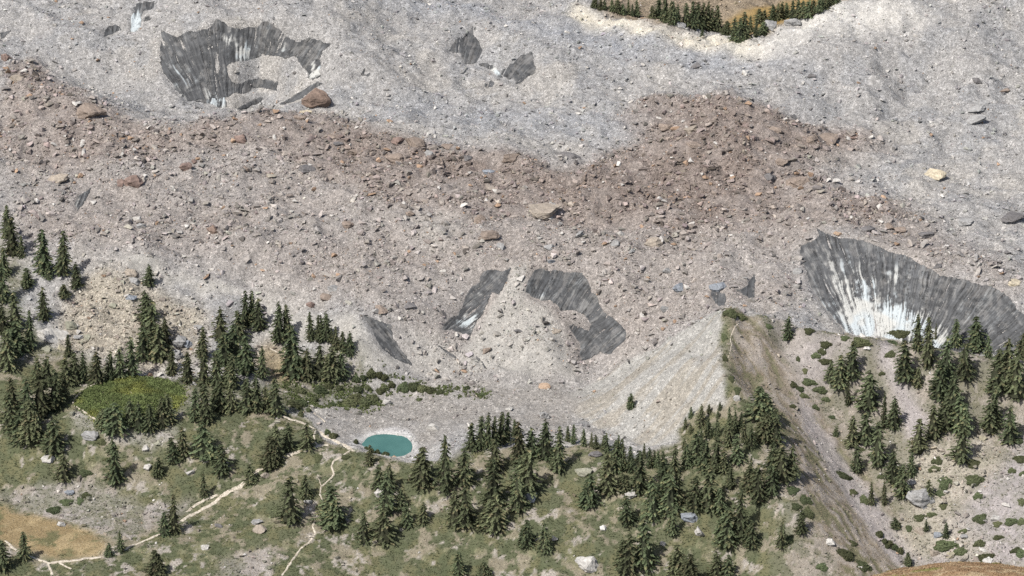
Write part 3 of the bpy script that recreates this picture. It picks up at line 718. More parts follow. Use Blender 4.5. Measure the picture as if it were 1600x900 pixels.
def crown_mesh(seed, tops=1, power=.85, skirt=.04, gap=.12):
    """needle sprays set along whorled branches; one unit high and one unit wide"""
    r = np.random.default_rng(seed)
    V = []; Cc = []
    leaders = [(0.0, 0.0, 1.0, 1.0)]
    for k_ in range(tops - 1):
        a = r.uniform(0, 6.28); leaders.append((.22 * math.cos(a), .22 * math.sin(a), r.uniform(.62, .86), r.uniform(.55, .75)))
    for lx, ly, lh, lw in leaders:
        nwh = int(15 * (.5 + lh / 2))
        for wi in range(nwh):
            t = skirt + (1 - skirt) * (wi + r.uniform(-.25, .25)) / nwh
            R = .5 * lw * max(.03, (1 - t) ** power) * r.uniform(.84, 1.12) * 1.12
            if t < .16: R *= .55 + 2.8 * t
            nb = 4 + int(7 * (1 - t))
            a0 = r.uniform(0, 6.28)
            for b_ in range(nb):
                if r.random() < gap: continue
                a = a0 + 6.283 * b_ / nb + r.uniform(-.3, .3)
                L = R * r.uniform(.65, 1.15)
                shade = r.uniform(.70, 1.35)
                ns = 2 + int(6 * L / .5)
                for s_ in range(ns):
                    q = (s_ + .6 + r.uniform(-.2, .3)) / ns
                    d = L * q
                    cx, cy = lx + d * math.cos(a), ly + d * math.sin(a)
                    cz = (t * lh) + .05 * (.5 - q) * 1.0 + r.uniform(-.012, .012)
                    w = r.uniform(.050, .088) * (1.15 - .35 * q) * (1 if lh > .5 else .8)
                    out = np.array([math.cos(a), math.sin(a), -.25]); side = np.array([-math.sin(a), math.cos(a), r.uniform(-.3, .3)])
                    up = np.array([r.uniform(-.4, .4), r.uniform(-.4, .4), 1.0])
                    c = np.array([cx, cy, cz])
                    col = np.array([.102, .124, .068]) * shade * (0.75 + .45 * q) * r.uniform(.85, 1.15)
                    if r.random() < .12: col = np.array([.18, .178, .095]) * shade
                    hz = .35
                    for (e1, e2) in ((out, side), (side, up * hz), (out, up * hz)):
                        V += [c - e1 * w * .9 - e2 * w * .4, c + e1 * w * 1.4 - e2 * w * .15, c + e1 * w * .4 + e2 * w * .9]
                        Cc += [col * .9, col * 1.15, col]
        # pointed leader shoot
        for e in ((1, 0), (0, 1)):
            V += [np.array([lx - .016 * e[0], ly - .016 * e[1], lh * .9]), np.array([lx + .016 * e[0], ly + .016 * e[1], lh * .9]), np.array([lx, ly, lh * 1.0])]
            Cc += [np.array([.09, .105, .055])] * 3
        # darker inner cones that keep the crown from being see-through
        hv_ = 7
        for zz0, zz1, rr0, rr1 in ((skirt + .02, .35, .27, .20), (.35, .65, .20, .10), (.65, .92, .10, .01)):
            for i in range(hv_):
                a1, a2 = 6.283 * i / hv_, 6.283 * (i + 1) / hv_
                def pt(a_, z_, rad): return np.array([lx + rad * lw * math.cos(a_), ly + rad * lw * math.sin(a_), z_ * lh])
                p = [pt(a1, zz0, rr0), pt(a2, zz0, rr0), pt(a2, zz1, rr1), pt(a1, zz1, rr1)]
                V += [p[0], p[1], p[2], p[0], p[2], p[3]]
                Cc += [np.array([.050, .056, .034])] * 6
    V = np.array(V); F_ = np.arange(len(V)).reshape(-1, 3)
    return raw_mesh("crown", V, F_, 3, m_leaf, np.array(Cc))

def trunk_mesh(seed):
    r = np.random.default_rng(seed)
    V, F_ = [], []
    rings = [(-.08, .030), (0, .026), (.05, .022), (.5, .012), (.97, .003)]
    for z_, rad in rings:
        for i in range(6):
            a = 6.283 * i / 6; V.append((rad * math.cos(a), rad * math.sin(a), z_))
    for k_ in range(len(rings) - 1):
        for i in range(6):
            F_.append((k_ * 6 + i, k_ * 6 + (i + 1) % 6, k_ * 6 + 6 + (i + 1) % 6, k_ * 6 + 6 + i))
    for k_ in range(10):                     # short dead limbs
        a = r.uniform(0, 6.28); z_ = r.uniform(.03, .8); L = .22 * (1 - z_)
        b_ = len(V); ca, sa = math.cos(a), math.sin(a)
        V += [(.012 * -sa, .012 * ca, z_), (.012 * sa, -.012 * ca, z_), (L * ca, L * sa, z_ - .02), (L * ca, L * sa, z_ - .012)]
        F_.append((b_, b_ + 1, b_ + 2, b_ + 3))
    return raw_mesh("trunk", np.array(V), np.array(F_), 4, m_bark)

CROWNS = {"slim": [crown_mesh(s, 1, .62 + .07 * (s % 3), .04, .10 + .07 * (s % 3)) for s in (1, 2, 3)], "mid": [crown_mesh(s, 1, .52 + .09 * (s % 3), .04, .08 + .07 * (s % 4)) for s in (4, 5, 6, 7)],
          "wide": [crown_mesh(s, 2, .6, .03, .16) for s in (8, 9)] + [crown_mesh(s, 3, .6) for s in (10, 11)]}
TRUNKS = [trunk_mesh(s) for s in (1, 2, 3)]

def plant_conifer(px, py, h, w, label, group, k_):
    x, y, z = (float(q[0]) for q in cast(px, py))
    D = to_photo(x, y, z)[2]
    H = h * D / FPX / math.cos(PITCH) * 1.03; Wd = w * D / FPX * (1.30 if py > 75 else 1.8) * random.Random(k_ * 5 + 1).uniform(.86, 1.16)
    rt = w / h
    kind = "slim" if rt < .36 else ("mid" if rt < .6 else "wide")
    root = bpy.data.objects.new("conifer_tree", None); COL.objects.link(root)
    root.location = (x, y, z - .1); root.empty_display_size = .5
    rr = random.Random(k_ * 7 + 3)
    root.rotation_euler = (rr.uniform(-.05, .05), rr.uniform(-.05, .05), rr.uniform(0, 6.28))
    tag(root, label, "tree", group)
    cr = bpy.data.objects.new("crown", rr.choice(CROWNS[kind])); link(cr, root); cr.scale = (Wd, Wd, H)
    tr = bpy.data.objects.new("trunk", TRUNKS[k_ % 3]); link(tr, root); tr.scale = (H * .9, H * .9, H)
    return x, y, z, Wd

TREES = []
k_ = 0
for where, s in CLUMPS:
    rows = [tuple(float(q) for q in t.split(",")) for t in s.split()]
    rows.sort(key=lambda t: t[0])
    for i, (px, py, h, w) in enumerate(rows):
        rt = w / h
        size = "tall" if h >= 60 else "middling" if h >= 42 else "small" if h >= 24 else "tiny"
        form = "slender" if rt < .36 else "pointed" if rt < .58 else "bushy"
        if len(rows) == 1:
            lab = f"{size} {form} conifer {where}"
        elif i == len(rows) - 1 and len(rows) > 2:
            lab = f"rightmost {form} conifer {where}"
        else:
            lab = f"{ORD[i]} {form} conifer from left {where}"
        k_ += 1
        TREES.append(plant_conifer(px, py, h, w, lab, "conifers on the moraines", k_))
# ------------------------------------------------------------------ ice walls and slivers
m_ice, im, il, ib = new_mat("dirty_ice", .75, .25)
ia = N(im, "ShaderNodeAttribute", attribute_name="tint"); il.new(ia.outputs["Color"], ib.inputs["Base Color"])
itc = N(im, "ShaderNodeTexCoord"); inz = N(im, "ShaderNodeTexNoise"); inz.inputs["Scale"].default_value = 3.0; inz.inputs["Detail"].default_value = 5
il.new(itc.outputs["Object"], inz.inputs["Vector"])
ibp = N(im, "ShaderNodeBump"); ibp.inputs["Strength"].default_value = .5; ibp.inputs["Distance"].default_value = .25
il.new(inz.outputs["Fac"], ibp.inputs["Height"]); il.new(ibp.outputs["Normal"], ib.inputs["Normal"])
for si, (nm, outl, label, fan, share, spots) in enumerate(ICE):
    pl = poly(outl)
    x0, y0 = pl.min(0) - 4; x1, y1 = pl.max(0) + 4
    gxp, gyp = np.meshgrid(np.arange(x0, x1, 1.0), np.arange(y0, y1, 1.0))
    X, Y, Zz = (q.reshape(gxp.shape) for q in cast(gxp.ravel(), gyp.ravel()))
    wx = gxp + 1.6 * fbm(gxp / 5, gyp / 5, 200 + si, 3) + .8 * fbm(gxp / 1.7, gyp / 1.7, 230 + si, 2)
    wy = gyp + 1.6 * fbm(gxp / 5, gyp / 5, 260 + si, 3) + .8 * fbm(gxp / 1.7, gyp / 1.7, 290 + si, 2)
    m = inside(pl, wx, wy)
    fx, fy = fan
    ang = np.arctan2(gxp - fx, np.abs(fy - gyp) * (1 if fy > y1 else 1) + 1e-6)
    rad = np.hypot(gxp - fx, gyp - fy)
    R0 = rad[m].mean() if m.any() else 1
    u, v = ang * R0, rad
    uw = u + 3 * fbm(u / 18, v / 30, 300 + si, 2)
    s1_ = fbm(uw / 3.4, v / 55, 320 + si, 3, .55); s2_ = fbm(uw / 9.0, v / 60, 340 + si, 3); nn_ = fbm(gxp / 7, gyp / 7, 360 + si, 3)
    lay = fbm(u / 40, (v + 4 * nn_) / 3.6, 365 + si, 3); s3_ = fbm(uw / 1.6, v / 30.0, 366 + si, 2)
    clean = np.zeros(gxp.shape)
    for sx, sy, sr, ss in spots:
        clean += ss * np.exp(-(((gxp - sx) ** 2 + (gyp - sy) ** 2) / (2 * (sr * .75) ** 2)))
    fine = 1 - np.clip(np.abs(fbm(uw / 3.0, v / 60, 367 + si, 3, .6)) / .16, 0, 1)
    white = sstep(.44, .80, clean * .78 + .62 * s1_ + .30 * fine * np.clip(clean * 2, 0, 1) + .35 * nn_ + .18 * s2_ + .05) * np.clip(clean * 2.2 + .0, 0, 1)
    white = np.maximum(white, fine ** 2 * sstep(-.2, .5, s2_ + nn_ + .25) * (.26 if share > .1 else .12))
    base = ((.066 if nm != 'great_ice' else .072) * np.clip(1 + .40 * s1_ + .40 * s3_ + .30 * lay + .22 * nn_, .45, 1.8))[..., None] * np.array([.97, 1.0, 1.03])
    base = base + (sstep(.1, .5, nn_ + s2_) * .035)[..., None] * np.array([1.1, 1.0, .88])
    wcol = np.ones(gxp.shape + (3,)) * np.array([.40, .402, .378])
    bl = .75 * sstep(.1, .5, fbm(gxp / 30, gyp / 30, 380 + si, 2) + .1 + (.35 if nm == 'great_ice' else 0) * np.exp(-((gxp - 1405) / 34) ** 2))
    wcol = wcol * (1 - bl[..., None]) + np.array([.385, .435, .455]) * bl[..., None]
    col = base * (1 - white[..., None]) + wcol * white[..., None]
    crack = sstep(.05, .0, np.abs(fbm(uw / 4.5, v / 60, 400 + si, 3))) * .78 + sstep(.03, .0, np.abs(fbm(gxp / 16, gyp / 10, 420 + si, 3))) * .35
    col = np.clip(col * (1 - np.clip(crack, 0, .8))[..., None], .025, .8)
    fm = m[:-1, :-1] & m[1:, :-1] & m[:-1, 1:] & m[1:, 1:]
    dj = np.maximum.reduce([np.abs(Y[1:, :-1] - Y[:-1, :-1]), np.abs(Y[1:, 1:] - Y[:-1, 1:]), np.abs(Y[:-1, 1:] - Y[:-1, :-1])])
    fm &= dj < 9.0
    if not fm.any():
        continue
    lab_ = np.where(fm, np.arange(fm.size).reshape(fm.shape) + 1, 0)
    while True:                              # flood the highest number through each connected patch
        nx2 = lab_.copy()
        nx2[1:] = np.maximum(nx2[1:], lab_[:-1]); nx2[:-1] = np.maximum(nx2[:-1], lab_[1:])
        nx2[:, 1:] = np.maximum(nx2[:, 1:], lab_[:, :-1]); nx2[:, :-1] = np.maximum(nx2[:, :-1], lab_[:, 1:])
        nx2 = np.where(fm, nx2, 0)
        if (nx2 == lab_).all():
            break
        lab_ = nx2
    vals, cnt = np.unique(lab_[fm], return_counts=True)
    fm &= lab_ == vals[cnt.argmax()]
    used = np.zeros(m.shape, int)
    for a_, b_ in ((slice(None, -1), slice(None, -1)), (slice(1, None), slice(None, -1)), (slice(None, -1), slice(1, None)), (slice(1, None), slice(1, None))):
        used[a_, b_] += fm
    edge = (used > 0) & (used < 4)
    lift = .22 + .30 * s1_ + .2 * s2_ - crack * .2
    Zi = Zz + np.where(edge, -.45, lift * .75); Yi = Y - np.where(edge, 0, lift * .5)
    ids = -np.ones(m.shape, int); ids[used > 0] = np.arange((used > 0).sum())
    q = np.stack((ids[1:, :-1], ids[1:, 1:], ids[:-1, 1:], ids[:-1, :-1]), -1)[fm]
    sel = used > 0
    mesh = raw_mesh(nm, np.column_stack((X[sel], Yi[sel], Zi[sel])), q, 4, m_ice, col[sel], True)
    big = nm in ("big_hollow", "great_ice", "cliff_ice", "wing_ice", "wedge_ice", "fan_ice")
    o = link(bpy.data.objects.new("ice_wall" if big else "ice_sliver", mesh))
    tag(o, label, "ice wall" if big else "ice", "glacier ice showing through the debris")

# ------------------------------------------------------------------ rocks
m_rock, rn_, rl_, rb_ = new_mat("rock", .9, .2)
ra = N(rn_, "ShaderNodeAttribute", attribute_name="tint"); rtc = N(rn_, "ShaderNodeTexCoord")
rz = N(rn_, "ShaderNodeTexNoise"); rz.inputs["Scale"].default_value = 1.6; rz.inputs["Detail"].default_value = 7; rz.inputs["Roughness"].default_value = .7
rl_.new(rtc.outputs["Object"], rz.inputs["Vector"])
rr_ = N(rn_, "ShaderNodeValToRGB"); rr_.color_ramp.elements[0].position = .28; rr_.color_ramp.elements[0].color = (.6, .58, .56, 1)
rr_.color_ramp.elements[1].position = .72; rr_.color_ramp.elements[1].color = (1.25, 1.25, 1.25, 1)
rl_.new(rz.outputs["Fac"], rr_.inputs["Fac"])
rm = N(rn_, "ShaderNodeMix", data_type="RGBA", blend_type="MULTIPLY"); rm.inputs["Factor"].default_value = 1
rl_.new(ra.outputs["Color"], rm.inputs[6]); rl_.new(rr_.outputs["Color"], rm.inputs[7]); rl_.new(rm.outputs[2], rb_.inputs["Base Color"])
rbp = N(rn_, "ShaderNodeBump"); rbp.inputs["Strength"].default_value = .5; rbp.inputs["Distance"].default_value = .2
rl_.new(rz.outputs["Fac"], rbp.inputs["Height"]); rl_.new(rbp.outputs["Normal"], rb_.inputs["Normal"])

import bmesh
def hull_rock(seed, npts=16, flat=1.0, cut=0):
    """angular block: the hull of scattered points, about one unit across"""
    r = np.random.default_rng(seed)
    p = r.normal(size=(npts, 3)); p /= np.linalg.norm(p, axis=1)[:, None]
    p *= r.uniform(.78, 1.0, (npts, 1)); p *= np.array([.5, .5, .5 * flat])
    bm = bmesh.new()
    for q in p: bm.verts.new(q)
    res = bmesh.ops.convex_hull(bm, input=bm.verts)
    for g in [g for g in bm.verts if not g.link_faces]: bm.verts.remove(g)
    bmesh.ops.triangulate(bm, faces=bm.faces)
    bm.verts.index_update()
    V = np.array([v.co[:] for v in bm.verts]); F_ = np.array([[v.index for v in f.verts] for f in bm.faces])
    bm.free()
    return V, F_
LOW = [hull_rock(100 + i, 9 + i % 4) for i in range(10)]

def rot_arrays(n_, r, tilt=.35):
    a = r.uniform(0, 6.283, n_); tx = r.normal(0, tilt, n_); ty = r.normal(0, tilt, n_)
    ca, sa = np.cos(a), np.sin(a); cx_, sx_ = np.cos(tx), np.sin(tx); cy_, sy_ = np.cos(ty), np.sin(ty)
    Rz = np.zeros((n_, 3, 3)); Rz[:, 0, 0] = ca; Rz[:, 0, 1] = -sa; Rz[:, 1, 0] = sa; Rz[:, 1, 1] = ca; Rz[:, 2, 2] = 1
    Rx = np.zeros((n_, 3, 3)); Rx[:, 0, 0] = 1; Rx[:, 1, 1] = cx_; Rx[:, 1, 2] = -sx_; Rx[:, 2, 1] = sx_; Rx[:, 2, 2] = cx_
    Ry = np.zeros((n_, 3, 3)); Ry[:, 1, 1] = 1; Ry[:, 0, 0] = cy_; Ry[:, 0, 2] = sy_; Ry[:, 2, 0] = -sy_; Ry[:, 2, 2] = cy_
    return Rx @ Ry @ Rz

def sample(mask, x, y):
    return bil(mask, RX0, RY0, RS, x, y)

_ppx, _ppy, _ = to_photo(GX, GY, HGT)
IN_VIEW = ((_ppx > -60) & (_ppx < 1660) & (_ppy > -40) & (_ppy < 960)).astype(float)
def place(mask, per_m2, r):
    """random places, so many to the square metre where the mask is one"""
    p = (np.clip(mask, 0, 1) * IN_VIEW).ravel(); n_ = int(p.sum() * RS * RS * per_m2)
    c = np.cumsum(p); i_ = np.searchsorted(c, r.random(n_) * c[-1])
    i_ = np.clip(i_, 0, p.size - 1)
    return GX.ravel()[i_] + r.uniform(-.25, .25, n_), GY.ravel()[i_] + r.uniform(-.25, .25, n_)

def scatter_rubble(name, per_m2, density, smin, smax, expo, colour, seed, flat=(.35, .75)):
    """countless loose stones: one object"""
    r = np.random.default_rng(seed)
    x, y = place(density, per_m2, r)
    n_ = len(x)
    s = np.clip(smin * r.random(n_) ** (-1 / expo), smin, smax)
    col = colour(x, y, s, r)
    z = ground(x, y) + .16 * s
    Rm = rot_arrays(n_, r)
    sc = np.column_stack((s * r.uniform(.9, 1.5, n_), s * r.uniform(.7, 1.0, n_), s * r.uniform(flat[0], flat[1], n_)))
    which = r.integers(0, len(LOW), n_)
    VV, FF, CC = [], [], []; off = 0
    for k2, (V, F_) in enumerate(LOW):
        i = np.where(which == k2)[0]
        if not len(i): continue
        w = np.einsum("nij,nvj->nvi", Rm[i], V[None] * sc[i][:, None, :]) + np.column_stack((x[i], y[i], z[i]))[:, None, :]
        VV.append(w.reshape(-1, 3)); CC.append(np.repeat(col[i], len(V), 0))
        FF.append((F_[None] + (np.arange(len(i)) * len(V))[:, None, None] + off).reshape(-1, 3)); off += len(i) * len(V)
    o = link(bpy.data.objects.new(name, raw_mesh(name, np.vstack(VV), np.vstack(FF), 3, m_rock, np.clip(np.vstack(CC), .03, .85))))
    return o

def base_col(x, y):
    return np.stack([sample(tint[..., k2], x, y) for k2 in range(3)], -1)

def stone_colour(spread, light, dark, rust):
    def f(x, y, s, r):
        c = base_col(x, y) * np.exp(r.normal(-.02, spread, len(x)))[:, None] * (1 + r.normal(0, .022, (len(x), 3)))
        q = r.random(len(x))
        c = np.where((q < light)[:, None], np.array([.47, .455, .425]) * r.uniform(.8, 1.15, (len(x), 1)), c)
        c = np.where(((q >= light) & (q < light + dark))[:, None], c * .5, c)
        c = np.where(((q >= light + dark) & (q < light + dark + rust))[:, None], np.array([.31, .22, .155]) * r.uniform(.7, 1.25, (len(x), 1)), c)
        return c
    return f

open_ground = np.clip(1 - Z["veg"] - Z["vegleft"] - Z["oval"] - Z["gold"] - Z["hill"] - ice_soft * 1.3 - pond_d * 3 - Z["farmeadow"], 0, 1)
redd = np.clip(Z["red"], 0, 1)
tag(scatter_rubble("grey_rubble", 2.4, open_ground * (1 - .5 * Z["cream"]) * (1 - .5 * Z["white"]) * (1 - .85 * redd) * (.55 + .5 * n4) * (1 - .7 * Z["pale"]) * (1 - .6 * Z["flank"]) * (1 - .55 * Z["gravel"]), .23, 2.0, 2.25, stone_colour(.20, .05, .08, .02), 501), kind="stuff")
tag(scatter_rubble("reddish_rubble", 3.0, open_ground * np.clip(redd + .5 * Z["brown"], 0, 1) * np.clip(.5 + .9 * n4 + .5 * n2, .08, 1), .36, 3.0, 1.9, stone_colour(.24, .04, .07, .04), 502), kind="stuff")
white_d = np.clip(Z["white"] + Z["cream"] + .8 * Z["blue"] + .6 * Z["shore"], 0, 1) * (.5 + .6 * n2)
tag(scatter_rubble("pale_rubble", .45, white_d * open_ground, .3, 1.8, 2.1, stone_colour(.25, .25, .06, .0), 503), kind="stuff")
bould_d = np.clip(Z["yellow"] + .9 * Z["boulders_r"] + .8 * Z["rocky_l"] + .35 * Z["scree_l"] + .25 * Z["scree_r2"], 0, 1)
tag(scatter_rubble("boulder_field_rubble", 1.3, bould_d * (1 - GREEN) * (1 - Z["oval"]), .42, 2.4, 2.2, stone_colour(.22, .05, .10, .02), 504), kind="stuff")
veg_d = np.clip(vegmask * (1 - GREEN) * (.30 + .8 * sstep(.0, .4, n2)) + .7 * (Z["scree_r"] + Z["scree_s"] + Z["scree_l"] + Z["scree_l2"] + Z["scree_r2"] + Z["bare_r"] * .6), 0, 1) * (1 - Z["hill"]) * (1 - Z["gold"]) * (1 - Z["oval"]) * (1 - .15 * Z["brownflank"])
tag(scatter_rubble("scree_rubble", 1.5, veg_d, .22, 1.6, 2.4, stone_colour(.25, .12, .08, .0), 505), kind="stuff")

# single boulders: photo x, y of the middle, width, height, colour, label
CB = {"red": (.195, .145, .125), "rust": (.190, .142, .115), "brown": (.225, .185, .155), "grey": (.27, .27, .265), "dark": (.14, .135, .135), "blue": (.21, .23, .255),
      "white": (.52, .51, .48), "pale": (.40, .39, .365), "tan": (.285, .250, .208), "cream": (.46, .41, .31), "orange": (.34, .255, .185), "yellow": (.35, .325, .24), "green": (.24, .24, .19)}
ROCKS = """494,153,46,40,rust|large rust-brown boulder tilted on the grey slope beside the ice hollow
143,170,46,28,brown|broad grey-brown boulder with a black shadow gap, on the red crest near the upper left
10,88,18,16,red|dark red block at the left edge, on the red crest
27,121,26,13,tan|flat tan slab on the red crest near the left edge
209,281,30,26,red|dark reddish block, bigger of the touching pair left of the bare ice sliver's level
189,282,12,17,red|small reddish block leaning against the dark reddish block
91,277,34,18,tan|low tan slab in the debris left of the dark reddish block
290,259,20,14,red|reddish angular block alone on the mauve slope below the ice hollow
303,252,11,9,red|small reddish stone just above a reddish angular block
375,215,20,18,red|reddish boulder on the slope below the thin ice band, left of the red crest rocks
385,264,12,9,brown|small brown stone below the reddish boulder on the mauve slope
332,358,20,15,rust|dark-sided rusty boulder alone on the mauve slope above the pale gravel band
220,352,16,12,grey|grey boulder on the mauve slope between spruces and rusty boulder
480,263,28,15,dark|dark twin-topped boulder on the red slope below the rust boulder
519,213,28,8,brown|thin dark slab lying along the red crest
528,223,17,6,dark|small black slab just under the thin dark slab of the red crest
470,183,22,9,brown|low brown slab below the large rust boulder
478,175,22,8,cream|cream slab just below the large rust boulder
650,223,36,22,brown|squarish brown boulder, biggest of the crest row right of the large rust boulder
622,219,22,14,red|reddish boulder touching the squarish brown crest boulder's left side
617,244,34,14,brown|low reddish-brown boulder with deep shadow under the crest row
668,239,20,9,grey|flat grey slab under the squarish brown crest boulder
553,238,18,14,brown|brown boulder left of the crest row, above the mauve slope
700,228,22,10,brown|low brown block at the crest row's far end
729,247,18,12,dark|dark block right of the crest row, half sunk
798,244,28,16,brown|trapezoid brown boulder alone on the red and grey border
889,243,38,14,dark|long dark boulder with black underside on the red and grey border
764,268,20,9,blue|blue-grey flat stone below the trapezoid brown boulder
852,329,50,24,tan|largest flat tan boulder with a black lower edge, centre of the red debris
752,342,22,18,brown|brown wedge boulder left of the largest flat tan boulder
764,366,34,16,brown|rounded brown boulder below the brown wedge boulder
781,384,22,13,grey|leaning grey slab under the rounded brown boulder
856,338,20,10,pale|pale slab leaning below the largest flat tan boulder
859,385,19,11,grey|round grey boulder above the broad ice cliff
960,379,18,14,grey|notched grey boulder right of the broad ice cliff's top
905,366,16,9,grey|grey stone between round and notched grey boulders
1021,377,28,17,tan|tan triangular boulder in the red debris right of centre
990,391,16,9,grey|dark-edged grey slab below the tan triangular boulder
970,365,12,10,pale|small white block above the notched grey boulder
1064,447,26,14,blue|blue-grey slab alone on grey debris, left of the moraine top
1040,481,18,10,grey|pale blue slab below the lone blue-grey slab
1041,421,14,12,grey|small grey block above the lone blue-grey slab
1122,447,28,14,blue|blue-grey slab lying over dark ice at the moraine top
861,408,12,9,blue|small dark stone at the tip of the central debris cone
867,516,20,9,tan|tan slab by the pale tongue on the ice cliff
810,516,15,7,dark|small dark slab on the central debris cone
760,545,18,12,brown|brown block on the lower central debris cone
594,483,26,14,brown|brown slab above the grey ice blade
640,476,20,13,dark|rounded dark grey boulder right of the brown slab above the ice blade
521,451,20,11,grey|pale grey rounded slab above the thin spruce row
510,463,20,12,brown|low brown boulder beneath the pale grey rounded slab
486,474,16,8,red|small rusty slab left of the low brown boulder
543,350,18,11,brown|round brown stone on the mauve slope left of centre
640,332,16,11,brown|brown stone at the light gravel patch on the mauve slope
1461,271,36,18,cream|cream boulder with orange side, alone on the right grey plain
1582,441,26,10,cream|cream slab above the great ice wall's right end
1290,215,40,15,brown|long dark brown boulder at the tip of the red debris
1267,217,16,13,brown|brown block left of the long dark brown boulder
1335,213,18,8,red|reddish low block right of the long dark brown boulder
1246,283,38,17,brown|smooth brown boulder on the red debris near the pale grey plain
1224,252,24,14,brown|brown slab above the smooth brown boulder
1202,275,22,16,dark|dark jagged block left of the smooth brown boulder
1213,202,24,13,brown|brown rounded boulder in the upper red debris
1080,202,24,13,tan|tan block in the upper red debris near its left end
1084,226,22,10,brown|low dark brown block below the tan block of the upper red debris
1041,197,24,14,brown|dark slab pile at the left tip of the upper red debris
1164,111,11,17,white|upright white slab on the grey slope below the far trees
1089,102,20,11,dark|dark boulder with white face on the grey slope below the far trees
1253,109,14,9,grey|dark grey stone right of the upright white slab
1268,117,14,7,dark|low dark stone, below the dark grey stone near the upright white slab
1203,37,22,26,grey|tall grey block at the end of the far dip's trees
1238,34,26,17,grey|jagged grey block under the far hedge-like row
1063,38,17,11,grey|grey boulder between the two far groves
1528,125,18,9,dark|dark triangular stone on the right grey plain
1530,160,30,9,grey|upper slab of the stacked grey pair on the right grey plain
1526,170,28,10,grey|lower slab of the stacked grey pair on the right grey plain
1524,186,38,14,grey|wide grey slab with a black hollow at its end, right grey plain
1459,192,14,14,white|white block on the right grey plain
1568,141,20,8,brown|brown flat stone near the right edge of the grey plain
1585,339,40,15,dark|large dark slab at the right edge above the great ice wall
1510,346,26,12,grey|grey boulder left of the large dark slab at the right edge
1356,357,24,12,dark|black-edged slab above the great ice wall's left shoulder
1390,353,16,11,brown|reddish boulder above the great ice wall, first of the touching pair
1407,359,18,12,brown|brown boulder above the great ice wall, second of the touching pair
1448,365,26,11,dark|flat dark slab with bright rim above the great ice wall
1464,414,15,9,dark|dark stone close above the great ice wall's rim
1575,394,12,9,dark|small dark boulder above the cream slab
1246,423,14,12,grey|grey block at the great ice wall's left rim
1310,364,16,7,orange|orange stone on the great ice wall's upper rim
80,523,48,26,pale|big whitish slab among spruces at the photo's left
111,507,20,14,green|tan-grey slab upper right of the big whitish slab
122,526,16,10,grey|grey slab right of the big whitish slab
137,527,14,13,green|mossy grey block, farther right of the big whitish slab
97,541,14,16,yellow|yellowish block under the big whitish slab's right end
72,545,15,12,green|lichened block right under the big whitish slab
205,425,26,15,tan|tan slab on the edge of the pale gravel oval
210,438,20,12,grey|grey slab under the tan slab by the pale gravel oval
205,464,18,11,blue|blue-shadowed boulder in the yellow boulder field
177,477,14,10,green|flat grey boulder in the yellow boulder field
280,531,22,20,grey|upper grey rock slab of the outcrop between the tree clumps
272,553,28,20,grey|largest grey rock slab of the outcrop between the tree clumps
292,536,22,14,blue|blue-grey ledge with black gap in the outcrop between the tree clumps
310,510,14,10,grey|small grey slab on tan soil above the outcrop
299,596,18,12,grey|grey slab between the outcrop trees and the oval thicket's far rim
140,678,26,14,grey|grey slab in the pale rocks before the oval thicket
192,677,16,11,tan|pinkish block at the near rim of the oval thicket
227,699,12,15,pale|rounded pale boulder below the pale rocks of the oval thicket
245,692,16,9,green|flat greenish slab beside the rounded pale boulder
231,729,13,15,pale|pale standing rock beside a tiny dark tree
297,737,14,12,pale|whitish slanted slab on the mossy slope
75,716,22,14,pale|pale block beneath the clear-standing tree under the oval thicket
108,769,16,8,blue|dark blue-grey stone on the scree above the golden meadow
96,819,14,10,pale|pale boulder on the golden meadow's far rim
402,815,20,10,grey|grey slab with dark gap on the shrub slope below the main trail
404,826,24,16,tan|tan block under the grey slab below the main trail
343,821,16,8,dark|dark ledge stone beside the main trail
320,854,14,11,pale|whitish boulder left of the bottom scree patch
482,783,14,9,grey|grey slab beside the winding side path's trees
415,742,16,12,tan|tan block above the tall tree by the winding path
595,770,22,14,pale|pinkish rock under the close pair of trees below the pond
604,628,14,11,pale|white triangular block beyond the pond among dwarf pines
676,666,20,14,pale|whitish slab on gravel right of the pond
795,638,12,13,white|white block on gravel above the crest row
849,646,19,22,grey|grey split boulder with dark side on the gravel flat
850,603,20,8,orange|orange flat rock where the debris meets the gravel flat
824,776,30,24,blue|blue-grey boulder with black underside beside the forest rib
985,770,18,24,pale|pale outcrop between the forest groups
943,824,13,11,white|round white stone on the heath
920,880,44,30,pale|lichen-pale boulder at the bottom, left of the dark clump
867,840,10,12,pale|small pale stone beside the isolated pair
912,735,28,14,green|flat lichened outcrop under the crest's small trees
930,708,22,10,dark|dark fissured ledge on the crest
1078,806,30,14,blue|blue-grey ledge over the layered ledges
1095,830,20,24,pale|stepped pale ledges near the bottom forest
1036,848,10,10,pale|pale stone left of the stepped pale ledges
1438,776,42,34,grey|huge grey boulder on the right slope
1424,753,16,9,grey|small grey slab behind the huge grey boulder
1438,829,20,13,tan|tan slab with dark underside below the huge grey boulder
1467,834,17,12,blue|blue-grey slab right of the tan slab below the huge grey boulder
1506,838,13,9,grey|grey stone farther right of the blue-grey slab on the boulder apron
1484,866,14,15,yellow|tan upright block on the boulder apron just above the orange hill
1461,863,16,11,tan|tan block left of the tan upright block
1470,877,16,13,tan|flat tan slab touching the orange hill's top
1543,876,17,12,white|white block above the orange hill's right side
1554,808,16,9,pale|pale slab on the right scree near the junipers
1297,846,14,14,white|white block on the brown flank near the bottom
1151,620,11,14,pale|white stones on the moraine crest
1536,683,14,12,yellow|yellow block between the dark trees of the right slope
1349,524,12,9,white|white-pink rock at the great ice wall's foot
1355,544,12,7,white|white slab under the large round juniper"""

